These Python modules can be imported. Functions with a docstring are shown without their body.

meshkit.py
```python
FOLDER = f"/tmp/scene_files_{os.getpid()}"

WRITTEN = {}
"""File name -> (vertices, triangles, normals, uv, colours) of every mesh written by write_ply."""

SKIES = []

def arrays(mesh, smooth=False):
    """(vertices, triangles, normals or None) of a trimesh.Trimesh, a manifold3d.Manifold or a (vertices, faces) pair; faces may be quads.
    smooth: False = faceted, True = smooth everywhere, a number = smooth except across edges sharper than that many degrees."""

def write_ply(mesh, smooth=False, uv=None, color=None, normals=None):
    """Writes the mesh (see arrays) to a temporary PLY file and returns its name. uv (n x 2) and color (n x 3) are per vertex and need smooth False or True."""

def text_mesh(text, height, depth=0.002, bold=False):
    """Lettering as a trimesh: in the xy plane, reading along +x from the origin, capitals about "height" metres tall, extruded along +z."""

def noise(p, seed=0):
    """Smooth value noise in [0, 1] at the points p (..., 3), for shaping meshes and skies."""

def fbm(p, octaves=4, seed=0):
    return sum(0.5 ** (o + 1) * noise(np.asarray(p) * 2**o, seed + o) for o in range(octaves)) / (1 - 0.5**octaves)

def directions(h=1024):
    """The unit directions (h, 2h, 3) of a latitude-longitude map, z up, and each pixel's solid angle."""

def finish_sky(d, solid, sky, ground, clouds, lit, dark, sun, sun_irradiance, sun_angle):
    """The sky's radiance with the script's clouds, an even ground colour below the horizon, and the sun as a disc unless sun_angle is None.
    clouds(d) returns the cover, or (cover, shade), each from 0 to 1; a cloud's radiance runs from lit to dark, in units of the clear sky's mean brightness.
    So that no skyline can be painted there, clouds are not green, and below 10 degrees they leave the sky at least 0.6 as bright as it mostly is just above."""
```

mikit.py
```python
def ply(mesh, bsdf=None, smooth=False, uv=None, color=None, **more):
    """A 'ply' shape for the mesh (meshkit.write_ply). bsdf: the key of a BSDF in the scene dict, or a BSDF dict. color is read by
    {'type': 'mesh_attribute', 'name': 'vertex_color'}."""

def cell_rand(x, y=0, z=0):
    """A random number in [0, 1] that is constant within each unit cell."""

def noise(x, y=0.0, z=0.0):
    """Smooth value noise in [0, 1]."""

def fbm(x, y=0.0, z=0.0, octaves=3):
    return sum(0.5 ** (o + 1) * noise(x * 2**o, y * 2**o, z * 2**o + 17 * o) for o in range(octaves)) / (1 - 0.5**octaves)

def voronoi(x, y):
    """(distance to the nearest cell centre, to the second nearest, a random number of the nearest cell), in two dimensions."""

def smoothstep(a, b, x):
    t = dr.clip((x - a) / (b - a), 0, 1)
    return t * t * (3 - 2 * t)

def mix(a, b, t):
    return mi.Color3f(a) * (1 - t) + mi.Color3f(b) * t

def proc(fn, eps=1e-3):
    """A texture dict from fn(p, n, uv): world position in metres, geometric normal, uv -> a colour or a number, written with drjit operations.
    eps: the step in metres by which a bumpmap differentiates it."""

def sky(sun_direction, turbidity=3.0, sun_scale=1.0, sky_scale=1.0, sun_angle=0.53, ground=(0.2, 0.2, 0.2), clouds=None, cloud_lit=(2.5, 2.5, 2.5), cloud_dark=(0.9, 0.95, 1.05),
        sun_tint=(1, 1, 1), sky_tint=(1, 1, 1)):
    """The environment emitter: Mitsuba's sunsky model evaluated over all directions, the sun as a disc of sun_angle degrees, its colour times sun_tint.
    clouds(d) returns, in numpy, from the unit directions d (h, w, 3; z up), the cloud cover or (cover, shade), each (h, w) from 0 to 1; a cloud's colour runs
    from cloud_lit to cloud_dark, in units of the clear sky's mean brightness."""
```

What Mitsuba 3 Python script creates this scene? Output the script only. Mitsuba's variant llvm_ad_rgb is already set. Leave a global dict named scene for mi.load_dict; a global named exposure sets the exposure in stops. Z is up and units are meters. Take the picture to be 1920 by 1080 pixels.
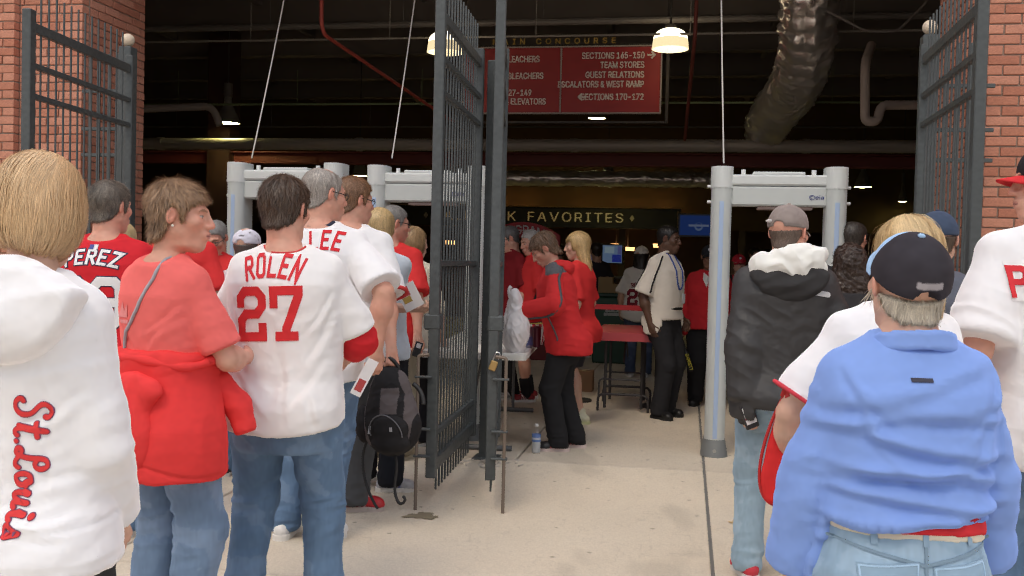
import math, random, numpy as np, trimesh, shapely, mitsuba as mi, mikit, meshkit
import drjit as dr
from shapely import affinity
from shapely.geometry import LineString, Polygon, box as sbox
from scipy.spatial import cKDTree
T = mi.ScalarTransform4f
rng = np.random.default_rng(7)
scene, labels = {}, {}

# ---------------------------------------------------------------- camera, sky, exposure
F_PX, EYE_H, PITCH, ROLL = 1850.0, 1.40, math.atan(53 / 1850), math.radians(1.4)
EYE = np.array([0, 0, EYE_H])
FWD = np.array([0, math.cos(PITCH), -math.sin(PITCH)])
UP0 = np.array([0, math.sin(PITCH), math.cos(PITCH)])
RIGHT = np.array([1.0, 0, 0]) * math.cos(ROLL) + UP0 * math.sin(ROLL)
UP = UP0 * math.cos(ROLL) - np.array([1.0, 0, 0]) * math.sin(ROLL)
scene['camera'] = {'type': 'perspective', 'fov': math.degrees(2 * math.atan(960 / F_PX)), 'fov_axis': 'x', 'near_clip': 0.05, 'far_clip': 2000.0,
                   'to_world': T().look_at(origin=EYE.tolist(), target=(EYE + FWD).tolist(), up=UP.tolist())}
def overcast(d):
    """A closed cloud deck, about three times as bright overhead as at the horizon."""
    return np.ones(d.shape[:2]), 1 - (1 + 2 * np.clip(d[..., 2], 0, 1)) / 3
scene['sky'] = mikit.sky((-0.25, -0.55, 0.8), turbidity=3, sun_scale=0.14, sun_angle=20, clouds=overcast, cloud_lit=(3.05, 3.15, 3.42), cloud_dark=(0.0, 0.0, 0.0))
exposure = 2.38

# ---------------------------------------------------------------- frames: a survey of the place
def at(px, py, z):
    """The point seen at this place of the photograph (1920 x 1080), z metres in front of the lens."""
    return EYE + z * (FWD + RIGHT * (px - 960) / F_PX - UP * (py - 540) / F_PX)
YAW = math.radians(10)
BU, BN = np.array([math.cos(YAW), -math.sin(YAW), 0]), np.array([math.sin(YAW), math.cos(YAW), 0])
BO = np.array([-0.16, 6.80, 0])
def W(u, n, z=0.0):
    """A point of the building: u along the gate line, n into the concourse, z up."""
    return BO + u * BU + n * BN + np.array([0, 0, z])
BM = np.array([[BU[0], BN[0], 0, BO[0]], [BU[1], BN[1], 0, BO[1]], [0, 0, 1, 0], [0, 0, 0, 1.0]])

# ---------------------------------------------------------------- naming
taken = set()
def numbered(name):
    k, i = name, 0
    while k in taken:
        i += 1
        k = f'{name}_{i:03d}'
    taken.add(k)
    return k
def thing(name, label, cat, group=None):
    k = numbered(name)
    labels[k] = {'label': label, 'category': cat, **({'group': group} if group else {})}
    return k
def put(key, mesh, mat, smooth=False, color=None, label=None, kind=None, m=None):
    """mesh becomes one entry of the scene under the next free key."""
    key = numbered(key)
    extra = {'to_world': T(m)} if m is not None else {}
    scene[key] = mikit.ply(mesh, mat, smooth=smooth, color=color, **extra)
    if label or kind:
        labels[key] = {**({'label': label} if label else {}), **({'kind': kind} if kind else {})}
    return key
def tag(key, label, cat, group=None):
    labels[key] = {'label': label, 'category': cat, **({'group': group} if group else {})}
def structure(key):
    labels.setdefault(key, {})['kind'] = 'structure'
_plain = {}
def mat(rgb, rough=0.6, metal=0.0, spec=0.5, **more):
    k = (tuple(np.round(rgb, 4)), rough, metal, spec, tuple(more.items()))
    if k not in _plain:
        _plain[k] = f'paint_{len(_plain)}'
        scene[_plain[k]] = {'type': 'twosided', 'bsdf': {'type': 'principled', 'base_color': {'type': 'rgb', 'value': [float(c) for c in rgb]}, 'roughness': rough, 'metallic': metal, 'specular': spec, **more}}
    return _plain[k]
def dyed(name, rough, spec=0.3, sheen=0.0, bump=None, **more):
    b = {'type': 'principled', 'base_color': {'type': 'mesh_attribute', 'name': 'vertex_color'}, 'roughness': rough, 'specular': spec, 'sheen': sheen, **more}
    if bump:
        b = {'type': 'bumpmap', 'arbitrary': mikit.proc(bump, 1.5e-3), 'scale': 1.0, 'bsdf': b}
    scene[name] = {'type': 'twosided', 'bsdf': b}
def crumple(p, n, uv):
    """Small creases and the nap of woven cloth, in metres of height."""
    a = mikit.noise(p.x * 20, p.y * 20 + p.z * 9, p.z * 31 - p.x * 7)
    b = mikit.noise(p.x * 75 + 5, p.y * 75, p.z * 95)
    return 0.0015 * dr.abs(2 * a - 1) + 0.0004 * b
dyed('cloth', 0.85, 0.2, 0.25, crumple)
dyed('skin', 0.48, 0.4)
dyed('hair', 0.42, 0.5)
dyed('leather', 0.45, 0.5)
dyed('nylon', 0.55, 0.4, 0.0, crumple)
dyed('shell', 0.5, 0.45)

# ---------------------------------------------------------------- hard-edged meshes
def nrm(v):
    v = np.asarray(v, float)
    return v / (np.linalg.norm(v) + 1e-12)
def cat(ms):
    return trimesh.util.concatenate([trimesh.Trimesh(*(m if isinstance(m, tuple) else (m.vertices, m.faces)), process=False) for m in ms])
def hull(pts):
    return trimesh.convex.convex_hull(np.asarray(pts, float))
def block(x0, x1, y0, y1, z0, z1, c=0.004):
    """A box with chamfered edges."""
    c = min(c, 0.45 * min(x1 - x0, y1 - y0, z1 - z0))
    P = []
    for sx in (0, 1):
        for sy in (0, 1):
            for sz in (0, 1):
                x, y, z = (x1 if sx else x0), (y1 if sy else y0), (z1 if sz else z0)
                ix, iy, iz = (-c if sx else c), (-c if sy else c), (-c if sz else c)
                P += [(x, y + iy, z + iz), (x + ix, y, z + iz), (x + ix, y + iy, z)]
    return hull(P)
def place(mesh, m):
    mesh = mesh.copy()
    mesh.apply_transform(m)
    return mesh
def beam(p0, p1, w, d, up=(0, 0, 1), c=0.003):
    """A rectangular bar from p0 to p1, w wide across, d deep along up."""
    p0, p1 = np.asarray(p0, float), np.asarray(p1, float)
    a = nrm(p1 - p0)
    s = nrm(np.cross(a, up))
    t = np.cross(s, a)
    m = np.eye(4)
    m[:3, 0], m[:3, 1], m[:3, 2], m[:3, 3] = a, s, t, p0
    return place(block(0, np.linalg.norm(p1 - p0), -w / 2, w / 2, -d / 2, d / 2, c), m)
def tube(path, r, sides=8, cap=True):
    p = np.asarray(path, float)
    r = np.broadcast_to(np.asarray(r, float), (len(p),))
    t = np.gradient(p, axis=0)
    t /= np.linalg.norm(t, axis=1, keepdims=True) + 1e-12
    a = np.cross(t[0], [0, 0, 1.0] if abs(t[0][2]) < 0.9 else [1.0, 0, 0])
    rows = []
    for i in range(len(p)):
        a = a - t[i] * (a @ t[i])
        a = nrm(a)
        b = np.cross(t[i], a)
        ang = np.arange(sides) * 2 * np.pi / sides
        rows.append(p[i] + r[i] * (np.cos(ang)[:, None] * a + np.sin(ang)[:, None] * b))
    v = np.vstack(rows + [p[:1], p[-1:]])
    i, j = np.meshgrid(np.arange(len(p) - 1), np.arange(sides), indexing='ij')
    i, j = i.ravel(), j.ravel()
    q = np.stack([i * sides + j, i * sides + (j + 1) % sides, (i + 1) * sides + (j + 1) % sides, (i + 1) * sides + j], 1)
    f = np.vstack([q[:, [0, 1, 2]], q[:, [0, 2, 3]]])
    if cap:
        k, n = np.arange(sides), len(p) * sides
        e = (len(p) - 1) * sides
        f = np.vstack([f, np.stack([(k + 1) % sides, k, k * 0 + n], 1), np.stack([e + k, e + (k + 1) % sides, k * 0 + n + 1], 1)])
    return trimesh.Trimesh(v, f, process=False)
def curve(pts, n=24):
    """A smooth line through the points."""
    p = np.asarray(pts, float)
    from scipy.interpolate import CubicSpline
    d = np.r_[0, np.cumsum(np.linalg.norm(np.diff(p, axis=0), axis=1) ** 0.7)]
    return CubicSpline(d, p)(np.linspace(0, d[-1], n))
def lathe(rz, sides=32):
    return trimesh.creation.revolve(np.asarray(rz, float), sections=sides)
def bend(path, r=0.1, n=6):
    """The path with its corners rounded."""
    p = [np.asarray(x, float) for x in path]
    out = [p[0]]
    for a, b, c in zip(p, p[1:], p[2:]):
        k = min(r, 0.45 * np.linalg.norm(b - a), 0.45 * np.linalg.norm(c - b))
        s, e = b + nrm(a - b) * k, b + nrm(c - b) * k
        out += [(1 - t) ** 2 * s + 2 * t * (1 - t) * b + t * t * e for t in np.linspace(0, 1, n)]
    return np.array(out + [p[-1]])

# ---------------------------------------------------------------- soft meshes: distance fields and surface nets
def rc(a, b, ra, rb, flat=False):
    a, b = np.asarray(a, np.float32), np.asarray(b, np.float32)
    ab = b - a
    L2 = float(ab @ ab) + 1e-12
    n = ab / math.sqrt(L2)
    def f(P):
        q = P - a
        t = np.clip(q @ ab / L2, 0, 1)
        d = np.linalg.norm(q - t[:, None] * ab, axis=1) - (ra + (rb - ra) * t)
        return np.maximum(d, (P - b) @ n) if flat else d
    return f
def ell(c, r, R=None):
    c, r = np.asarray(c, np.float32), np.asarray(r, np.float32)
    def f(P):
        q = P - c
        if R is not None:
            q = q @ np.asarray(R, np.float32).T
        k0, k1 = np.linalg.norm(q / r, axis=1), np.linalg.norm(q / (r * r), axis=1)
        return k0 * (k0 - 1) / (k1 + 1e-9)
    return f
def plane(p, n):
    p, n = np.asarray(p, np.float32), nrm(n).astype(np.float32)
    return lambda P: (P - p) @ n
def smin(a, b, k):
    if k <= 0:
        return np.minimum(a, b)
    h = np.clip(0.5 + 0.5 * (b - a) / k, 0, 1)
    return b * (1 - h) + a * h - k * h * (1 - h)
def smax(a, b, k):
    return -smin(-a, -b, k)
def union(items):
    def f(P):
        d = items[0][0](P)
        for g, k in items[1:]:
            d = smin(d, g(P), k)
        return d
    return f
def loft(o, R, st, n=2.4):
    """A body of elliptic sections along R[2]: rows (z, half width, half depth, y of the centre)."""
    o, R, st = np.asarray(o, np.float32), np.asarray(R, np.float32), np.asarray(st, np.float32)
    def f(P):
        q = (P - o) @ R.T
        z = q[:, 2]
        a, b, cy = (np.interp(z, st[:, 0], st[:, i]).astype(np.float32) for i in (1, 2, 3))
        x, y = q[:, 0], q[:, 1] - cy
        r = (np.abs(x / a) ** n + np.abs(y / b) ** n) ** (1 / n) + 1e-6
        h = np.hypot(x, y)
        d = np.where(r > 0.2, h * (1 - 1 / r), h - np.minimum(a, b))
        return np.maximum(d, np.maximum(st[0, 0] - z, z - st[-1, 0]))
    return f
def nets(fn, lo, hi, h):
    """The zero surface of fn as (vertices, triangles), meshed in a narrow band."""
    B = 5
    lo, hi = np.asarray(lo, float) - 2 * h, np.asarray(hi, float) + 2 * h
    nb = np.maximum(1, np.ceil((hi - lo) / (h * B)).astype(int))
    bi = np.stack(np.meshgrid(*[np.arange(k) for k in nb], indexing='ij'), -1).reshape(-1, 3)
    dc = fn((lo + (bi * B + (B - 1) / 2) * h).astype(np.float32))
    on = np.abs(dc) < B * h * 1.6
    vals = np.repeat(np.sign(dc)[:, None], B ** 3, 1).astype(np.float32)
    off = np.stack(np.meshgrid(*[np.arange(B)] * 3, indexing='ij'), -1).reshape(-1, 3)
    P = (lo + (bi[on][:, None] * B + off[None]) * h).reshape(-1, 3).astype(np.float32)
    vals[on] = fn(P).reshape(-1, B ** 3)
    v = vals.reshape(*nb, B, B, B).transpose(0, 3, 1, 4, 2, 5).reshape(nb * B)
    v = np.where(v == 0, 1e-7, v)
    s = v < 0
    N = np.array(v.shape) - 1
    cnt = np.zeros(N, np.int8)
    for o in np.ndindex(2, 2, 2):
        cnt += s[o[0]:o[0] + N[0], o[1]:o[1] + N[1], o[2]:o[2] + N[2]]
    act = (cnt > 0) & (cnt < 8)
    c = np.argwhere(act)
    cid = np.full(N, -1, np.int64)
    cid[act] = np.arange(len(c))
    acc, num = np.zeros((len(c), 3)), np.zeros(len(c))
    for ax in range(3):
        for o in np.ndindex(2, 2):
            e0 = np.insert(np.array(o), ax, 0)
            e1 = e0.copy()
            e1[ax] = 1
            a, b = v[tuple((c + e0).T)], v[tuple((c + e1).T)]
            x = (a < 0) != (b < 0)
            t = a[x] / (a[x] - b[x])
            acc[x] += e0 + t[:, None] * (e1 - e0)
            num[x] += 1
    V = lo + (c + acc / num[:, None]) * h
    Fs = []
    for ax in range(3):
        sl0, sl1 = [slice(1, -1)] * 3, [slice(1, -1)] * 3
        sl0[ax], sl1[ax] = slice(0, -1), slice(1, None)
        a, b = s[tuple(sl0)], s[tuple(sl1)]
        e = np.argwhere(a != b)
        if not len(e):
            continue
        inside = a[tuple(e.T)]
        base = e + 1
        base[:, ax] -= 1
        p, q = (ax + 1) % 3, (ax + 2) % 3
        def cell(dp, dq):
            k = base.copy()
            k[:, p] -= dp
            k[:, q] -= dq
            return cid[tuple(k.T)]
        quad = np.stack([cell(1, 1), cell(0, 1), cell(0, 0), cell(1, 0)], 1)
        quad[~inside] = quad[~inside][:, ::-1]
        Fs.append(quad)
    Q = np.vstack(Fs)
    Q = Q[(Q >= 0).all(1)]
    return V, np.vstack([Q[:, [0, 1, 2]], Q[:, [0, 2, 3]]])
def normals(V, Fc):
    n = np.zeros_like(V)
    c = np.cross(V[Fc[:, 1]] - V[Fc[:, 0]], V[Fc[:, 2]] - V[Fc[:, 0]])
    for k in range(3):
        np.add.at(n, Fc[:, k], c)
    return n / (np.linalg.norm(n, axis=1, keepdims=True) + 1e-12)
def relax(V, Fc, it=1, lam=0.5):
    import scipy.sparse as sp
    i = np.r_[Fc[:, 0], Fc[:, 1], Fc[:, 2], Fc[:, 1], Fc[:, 2], Fc[:, 0]]
    j = np.r_[Fc[:, 1], Fc[:, 2], Fc[:, 0], Fc[:, 0], Fc[:, 1], Fc[:, 2]]
    A = sp.csr_matrix((np.ones(len(i)), (i, j)), shape=(len(V),) * 2)
    A.data[:] = 1
    A = sp.diags(1 / np.maximum(np.asarray(A.sum(1)).ravel(), 1)) @ A
    for _ in range(it):
        V = V + lam * (A @ V - V)
    return V
def folds(V, N, amp, freq, R=None, seed=0, mask=None, sharp=True, warp=0.35):
    """Cloth folds: the surface moved along its normal by ridged noise that is stretched along one direction."""
    Q = (V if R is None else V @ np.asarray(R).T) * np.asarray(freq)
    Q = Q + warp * (meshkit.noise(V * 6 + 31, seed + 5)[:, None] - 0.5) * 2
    n = meshkit.noise(Q, seed) * 0.65 + meshkit.noise(Q * 2.1 + 9, seed + 1) * 0.35
    n = (1 - 2 * np.abs(2 * n - 1)) if sharp else 2 * n - 1
    return V + N * (amp * n * (1 if mask is None else mask))[:, None]
def grain(V, rgb, a=0.05, scale=60, seed=3):
    """Dye with a little unevenness."""
    k = 1 + a * (2 * meshkit.fbm(V * scale, 2, seed) - 1)
    return np.clip(np.broadcast_to(np.asarray(rgb, float), V.shape) * k[:, None], 0, 1)
def creases(V, N, H, lines, front=False):
    """Sharp drag folds: lines of ((x, z), (x, z), depth, width, sag), x in metres, z in heights, on the back (or the front) of a garment."""
    for (x0, z0), (x1, z1), dep, wd, sag in lines:
        a, b = np.array([x0, z0 * H]), np.array([x1, z1 * H])
        ab = b - a
        q = V[:, [0, 2]] - a
        t = np.clip(q @ ab / (ab @ ab), 0, 1)
        nn = np.array([-ab[1], ab[0]]) / np.linalg.norm(ab)
        r = q - t[:, None] * ab
        off = r @ nn - sag * np.sin(np.pi * t) + 0.004 * (meshkit.noise(V * 25, 7) - .5)
        end = np.linalg.norm(r, axis=1) - np.abs(r @ nn)
        m = np.sin(np.pi * np.clip(t * .9 + .05, 0, 1)) ** .6 * (end < .004) * ((V[:, 1] > 0) if front else (V[:, 1] < .03))
        V = V + N * (m * dep * (-np.exp(-(off / wd) ** 2) + .8 * np.exp(-((off - 2.1 * wd) / (1.5 * wd)) ** 2)))[:, None]
    return V
def rotx(a): c, s = math.cos(a), math.sin(a); return np.array([[1, 0, 0], [0, c, -s], [0, s, c]])
def roty(a): c, s = math.cos(a), math.sin(a); return np.array([[c, 0, s], [0, 1, 0], [-s, 0, c]])
def rotz(a): c, s = math.cos(a), math.sin(a); return np.array([[c, -s, 0], [s, c, 0], [0, 0, 1]])

# ---------------------------------------------------------------- people
def step(a, b, x):
    t = np.clip((x - a) / (b - a), 0, 1)
    return t * t * (3 - 2 * t)
NECK = rc((0, -0.028, -0.02), (0, -0.045, -0.15), 0.055, 0.06)
CRANIUM = [(ell((0, -0.018, 0.032), (0.077, 0.096, 0.084)), 0), (ell((0, 0.02, -0.028), (0.063, 0.072, 0.082)), 0.03)]
SKULL = union(CRANIUM + [(NECK, 0.035)])
def face_fn(fem, heavy=0.0):
    jw = 0.044 if fem else 0.05
    it = list(CRANIUM)
    for s in (-1, 1):
        it += [(rc((0, 0.058, -0.1), (s * jw, -0.005, -0.058), 0.021 if fem else 0.025, 0.02), 0.03),
               (ell((s * 0.043, 0.06, -0.022), (0.022, 0.022, 0.018)), 0.025),
               (rc((s * 0.012, 0.087, 0.021), (s * 0.044, 0.07, 0.022), 0.01 if not fem else 0.007, 0.008), 0.016)]
    it += [(rc((0, 0.062, -0.1), (0, 0.07, -0.1), 0.021, 0.018), 0.02), (ell((0, 0.088, -0.066), (0.026, 0.016, 0.018)), 0.02)]
    base = union(it)
    nose = union([(rc((0, 0.09, 0.012), (0, 0.111, -0.031), 0.0075, 0.0115), 0)] + [(ell((s * 0.0125, 0.099, -0.035), (0.009, 0.011, 0.008)), 0.008) for s in (-1, 1)])
    lips = union([(rc((-0.02, 0.091, -0.0635), (0.02, 0.091, -0.0635), 0.0055, 0.0055), 0), (rc((-0.008, 0.1, -0.061), (0.008, 0.1, -0.061), 0.006, 0.006), 0.01)])
    lower = rc((-0.013, 0.096, -0.075), (0.013, 0.096, -0.075), 0.0068, 0.0068)
    ears = union([(ell((s * 0.08, -0.014, -0.004), (0.009, 0.018, 0.031), rotz(-s * 0.45) @ rotx(0.2)), 0) for s in (-1, 1)])
    bowl = union([(ell((s * 0.09, -0.008, -0.002), (0.008, 0.01, 0.019), rotz(-s * 0.45) @ rotx(0.2)), 0) for s in (-1, 1)])
    jowl = ell((0, 0.02, -0.105), (0.06, 0.06, 0.03))
    def f(P):
        d = base(P)
        for s in (-1, 1):
            d = smax(d, -ell((s * 0.031, 0.1, 0.002), (0.021, 0.02, 0.013))(P), 0.016)
        if heavy:
            d = smin(d, jowl(P) + 0.02 * (1 - heavy), 0.03)
        d = smin(d, nose(P), 0.012)
        d = smin(smin(d, lips(P), 0.007), lower(P), 0.007)
        d = smin(d, smax(ears(P), -bowl(P), 0.004), 0.006)
        for s in (-1, 1):
            d = smin(d, ell((s * 0.031, 0.0715, 0.001), (0.0135, 0.0135, 0.0125))(P), 0.0015)
        return d
    return f
HAIRLINE = {
    'short': ([-.13, -.085, -.05, -.02, .004, .02, .034, .05, .07, .12], [-.085, -.08, -.06, -.02, .0, -.025, .02, .05, .062, .066]),
    'pixie': ([-.13, -.085, -.05, -.02, .006, .02, .034, .05, .07, .12], [-.105, -.1, -.085, -.02, .01, -.02, .02, .035, .05, .054]),
    'fringe': ([-.13, -.085, -.05, -.02, .004, .02, .034, .05, .07, .12], [-.085, -.08, -.06, -.02, .0, -.02, .02, .07, .09, .1]),
}
def hair_fn(style, t):
    if style in HAIRLINE:
        ys, zs = HAIRLINE[style]
        top = 1.0 if style == 'short' else 1.15 if style == 'pixie' else 0.4
        bald = ell((0, 0.03, 0.115), (0.062, 0.085, 0.05))
        def f(P):
            th = t * (0.45 + (0.55 * top) * step(-0.04, 0.09, P[:, 2])) + (0.3 * t * step(-0.03, -0.09, P[:, 1]) if style == 'pixie' else 0)
            d = SKULL(P) - th
            d = smax(d, np.interp(P[:, 1], ys, zs).astype(np.float32) - P[:, 2], 0.008)
            for s in (-1, 1):
                d = smax(d, -ell((s * 0.09, -0.006, -0.004), (0.026, 0.02, 0.034))(P), 0.01)
            return smax(d, -bald(P), 0.01) if style == 'fringe' else d
        return f, (-0.13, -0.16, -0.13), (0.13, 0.13, 0.18)
    if style == 'bob':
        a = union([(ell((0, -0.02, 0.03), (0.088, 0.108, 0.097)), 0), (ell((0, -0.022, -0.035), (0.096, 0.10, 0.07)), 0.05)])
        def f(P):
            d = smax(a(P), -0.083 - 0.012 * np.sin(P[:, 0] * 30) - 0.1 * (P[:, 1] + 0.1) * 0 - P[:, 2], 0.02)
            return smax(d, np.minimum(P[:, 1] - 0.045, 0.05 - P[:, 2]) * 1.0, 0.01)
        return f, (-0.13, -0.16, -0.12), (0.13, 0.12, 0.15)
    L = {'long': 0.3, 'shoulder': 0.2, 'curly': 0.2}[style]
    wide = 1.35 if style == 'curly' else 1.0
    R0 = np.eye(3)
    a = union([(ell((0, -0.018, 0.03), (0.087 + t * .3, 0.107 + t * .3, 0.094 + t * .3)), 0),
               (loft((0, -0.035, 0), R0, [(-L, 0.075 * wide, 0.03, -0.04), (-L * .6, 0.088 * wide, 0.05, -0.03), (-0.08, 0.088 * wide, 0.065, -0.01), (0.0, 0.086, 0.08, 0.0), (0.06, 0.07, 0.07, 0)]), 0.03)])
    def f(P):
        d = a(P)
        d = smax(d, np.minimum(P[:, 1] - 0.045, 0.055 - P[:, 2]), 0.01)
        return smax(d, np.where(P[:, 2] < -0.03, P[:, 1] - 0.01, -1.0).astype(np.float32), 0.01)
    return f, (-0.16, -0.17, -L - 0.02), (0.16, 0.13, 0.16)

def ik(a, t, l1, l2, pole):
    d = t - a
    L = min(np.linalg.norm(d), (l1 + l2) * 0.999)
    d = nrm(d)
    x = (l1 * l1 - l2 * l2 + L * L) / (2 * L)
    y = math.sqrt(max(l1 * l1 - x * x, 0))
    p = np.asarray(pole, float)
    p = nrm(p - d * (p @ d))
    return a + d * x + p * y, a + d * L
def hand_fn(w, d, n, s, k, curl=0.4, thumb=0.3):
    """Palm, four fingers and a thumb: d along the fingers, n out of the palm, s towards the thumb."""
    d, n = nrm(d), nrm(n - np.asarray(d) * (nrm(d) @ n))
    s = nrm(s - d * (d @ s) - n * (n @ s))
    palm, fin = [(rc(w - d * 0.02 * k, w + d * 0.03 * k, 0.022 * k, 0.022 * k), 0)], []
    for i, (off, fw, L) in enumerate(((0.029, 0.088, 0.072), (0.01, 0.092, 0.08), (-0.01, 0.088, 0.074), (-0.028, 0.08, 0.058))):
        b = w + (d * fw + s * off) * k
        palm.append((rc(w + s * off * 0.45 * k, b, 0.0155 * k, 0.0115 * k), 0.014 * k))
        p, ang, r = b, 0.0, 0.0098 * k
        for q, (frac, bendy) in enumerate(((0.45, 0.75), (0.3, 0.95), (0.25, 0.6))):
            ang += curl * bendy * (1 + 0.07 * i)
            e = p + (d * math.cos(ang) + n * math.sin(ang) + s * off * 1.2 * (1 - curl)) * L * frac * k
            fin.append((rc(p, e, r, r * 0.9), 0.003 * k))
            p, r = e, r * 0.9
    b = w + (d * 0.022 + s * 0.024 + n * 0.008) * k
    m = b + nrm(d * 0.7 + s * 0.62 + n * (0.2 + 0.5 * thumb)) * 0.046 * k
    fin += [(rc(b, m, 0.0145 * k, 0.0115 * k), 0.01 * k), (rc(m, m + nrm(d * 0.95 + s * 0.15 * (1 - thumb) + n * thumb * 0.8) * 0.034 * k, 0.0112 * k, 0.0092 * k), 0.003)]
    return union(palm + fin)

SKINS = {'fair': (0.56, 0.34, 0.25), 'ruddy': (0.56, 0.29, 0.21), 'tan': (0.45, 0.26, 0.175), 'brown': (0.105, 0.055, 0.036), 'mid': (0.2, 0.11, 0.07)}
def nrmr(v):
    return v / (np.linalg.norm(v, axis=1, keepdims=True) + 1e-9)
def strands(V, Fc, n, flow, L, w, lift, rg, rgb, seg=5, jit=0.25, var=0.3, pick=None):
    """Locks of hair as thin tapered ribbons that run along the hair's surface and leave it a little at their ends."""
    N = normals(V, Fc)
    ok = np.arange(len(V)) if pick is None else np.flatnonzero(pick)
    ix = rg.choice(ok, n)
    tree = cKDTree(V)
    p = V[ix] + rg.normal(0, 0.002, (n, 3))
    nn = N[ix]
    jt = rg.normal(0, jit, (n, 3))
    ln = L * rg.uniform(0.6, 1.15, n)[:, None]
    up = lift * rg.uniform(0.0, 1.0, n) ** 1.5
    rows, sides = [], []
    for k in range(seg + 1):
        t = nrmr(flow(p, nn)) + jt * (0.6 + 0.4 * k / seg)
        t -= nn * (t * nn).sum(1)[:, None]
        t /= np.linalg.norm(t, axis=1, keepdims=True) + 1e-9
        sd = np.cross(t, nn)
        sd /= np.linalg.norm(sd, axis=1, keepdims=True) + 1e-9
        rows.append(p.copy())
        sides.append(sd)
        p = p + t * ln / seg
        dd, i = tree.query(p)
        nn = nn * 0.4 + N[i] * 0.6
        nn /= np.linalg.norm(nn, axis=1, keepdims=True) + 1e-9
        off = 0.0012 + up * ((k + 1) / seg) ** 1.3
        p = p + nn * (np.clip(off - ((p - V[i]) * nn).sum(1), -0.01, 0.01) * (N[i][:, 2] > -0.45))[:, None]
    vs, cs = [], []
    tone = (1 + var * rg.uniform(-1, 1, (n, 1)) + 0.9 * var * (2 * meshkit.noise(rows[0] * 45, 4)[:, None] - 1)) * np.asarray(rgb)[None]
    for k in range(seg + 1):
        wd = w * (1 - 0.85 * (k / seg) ** 2)
        vs += [rows[k] - sides[k] * wd / 2, rows[k] + sides[k] * wd / 2]
        cs += [tone, tone]
    v = np.stack(vs, 1).reshape(-1, 3)
    c = np.stack(cs, 1).reshape(-1, 3)
    m = 2 * (seg + 1)
    b = np.arange(n)[:, None] * m + np.arange(0, m - 2, 2)[None]
    b = b.ravel()
    f = np.vstack([np.stack([b, b + 1, b + 3], 1), np.stack([b, b + 3, b + 2], 1)])
    return v, f, np.clip(c, 0, 1)
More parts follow.
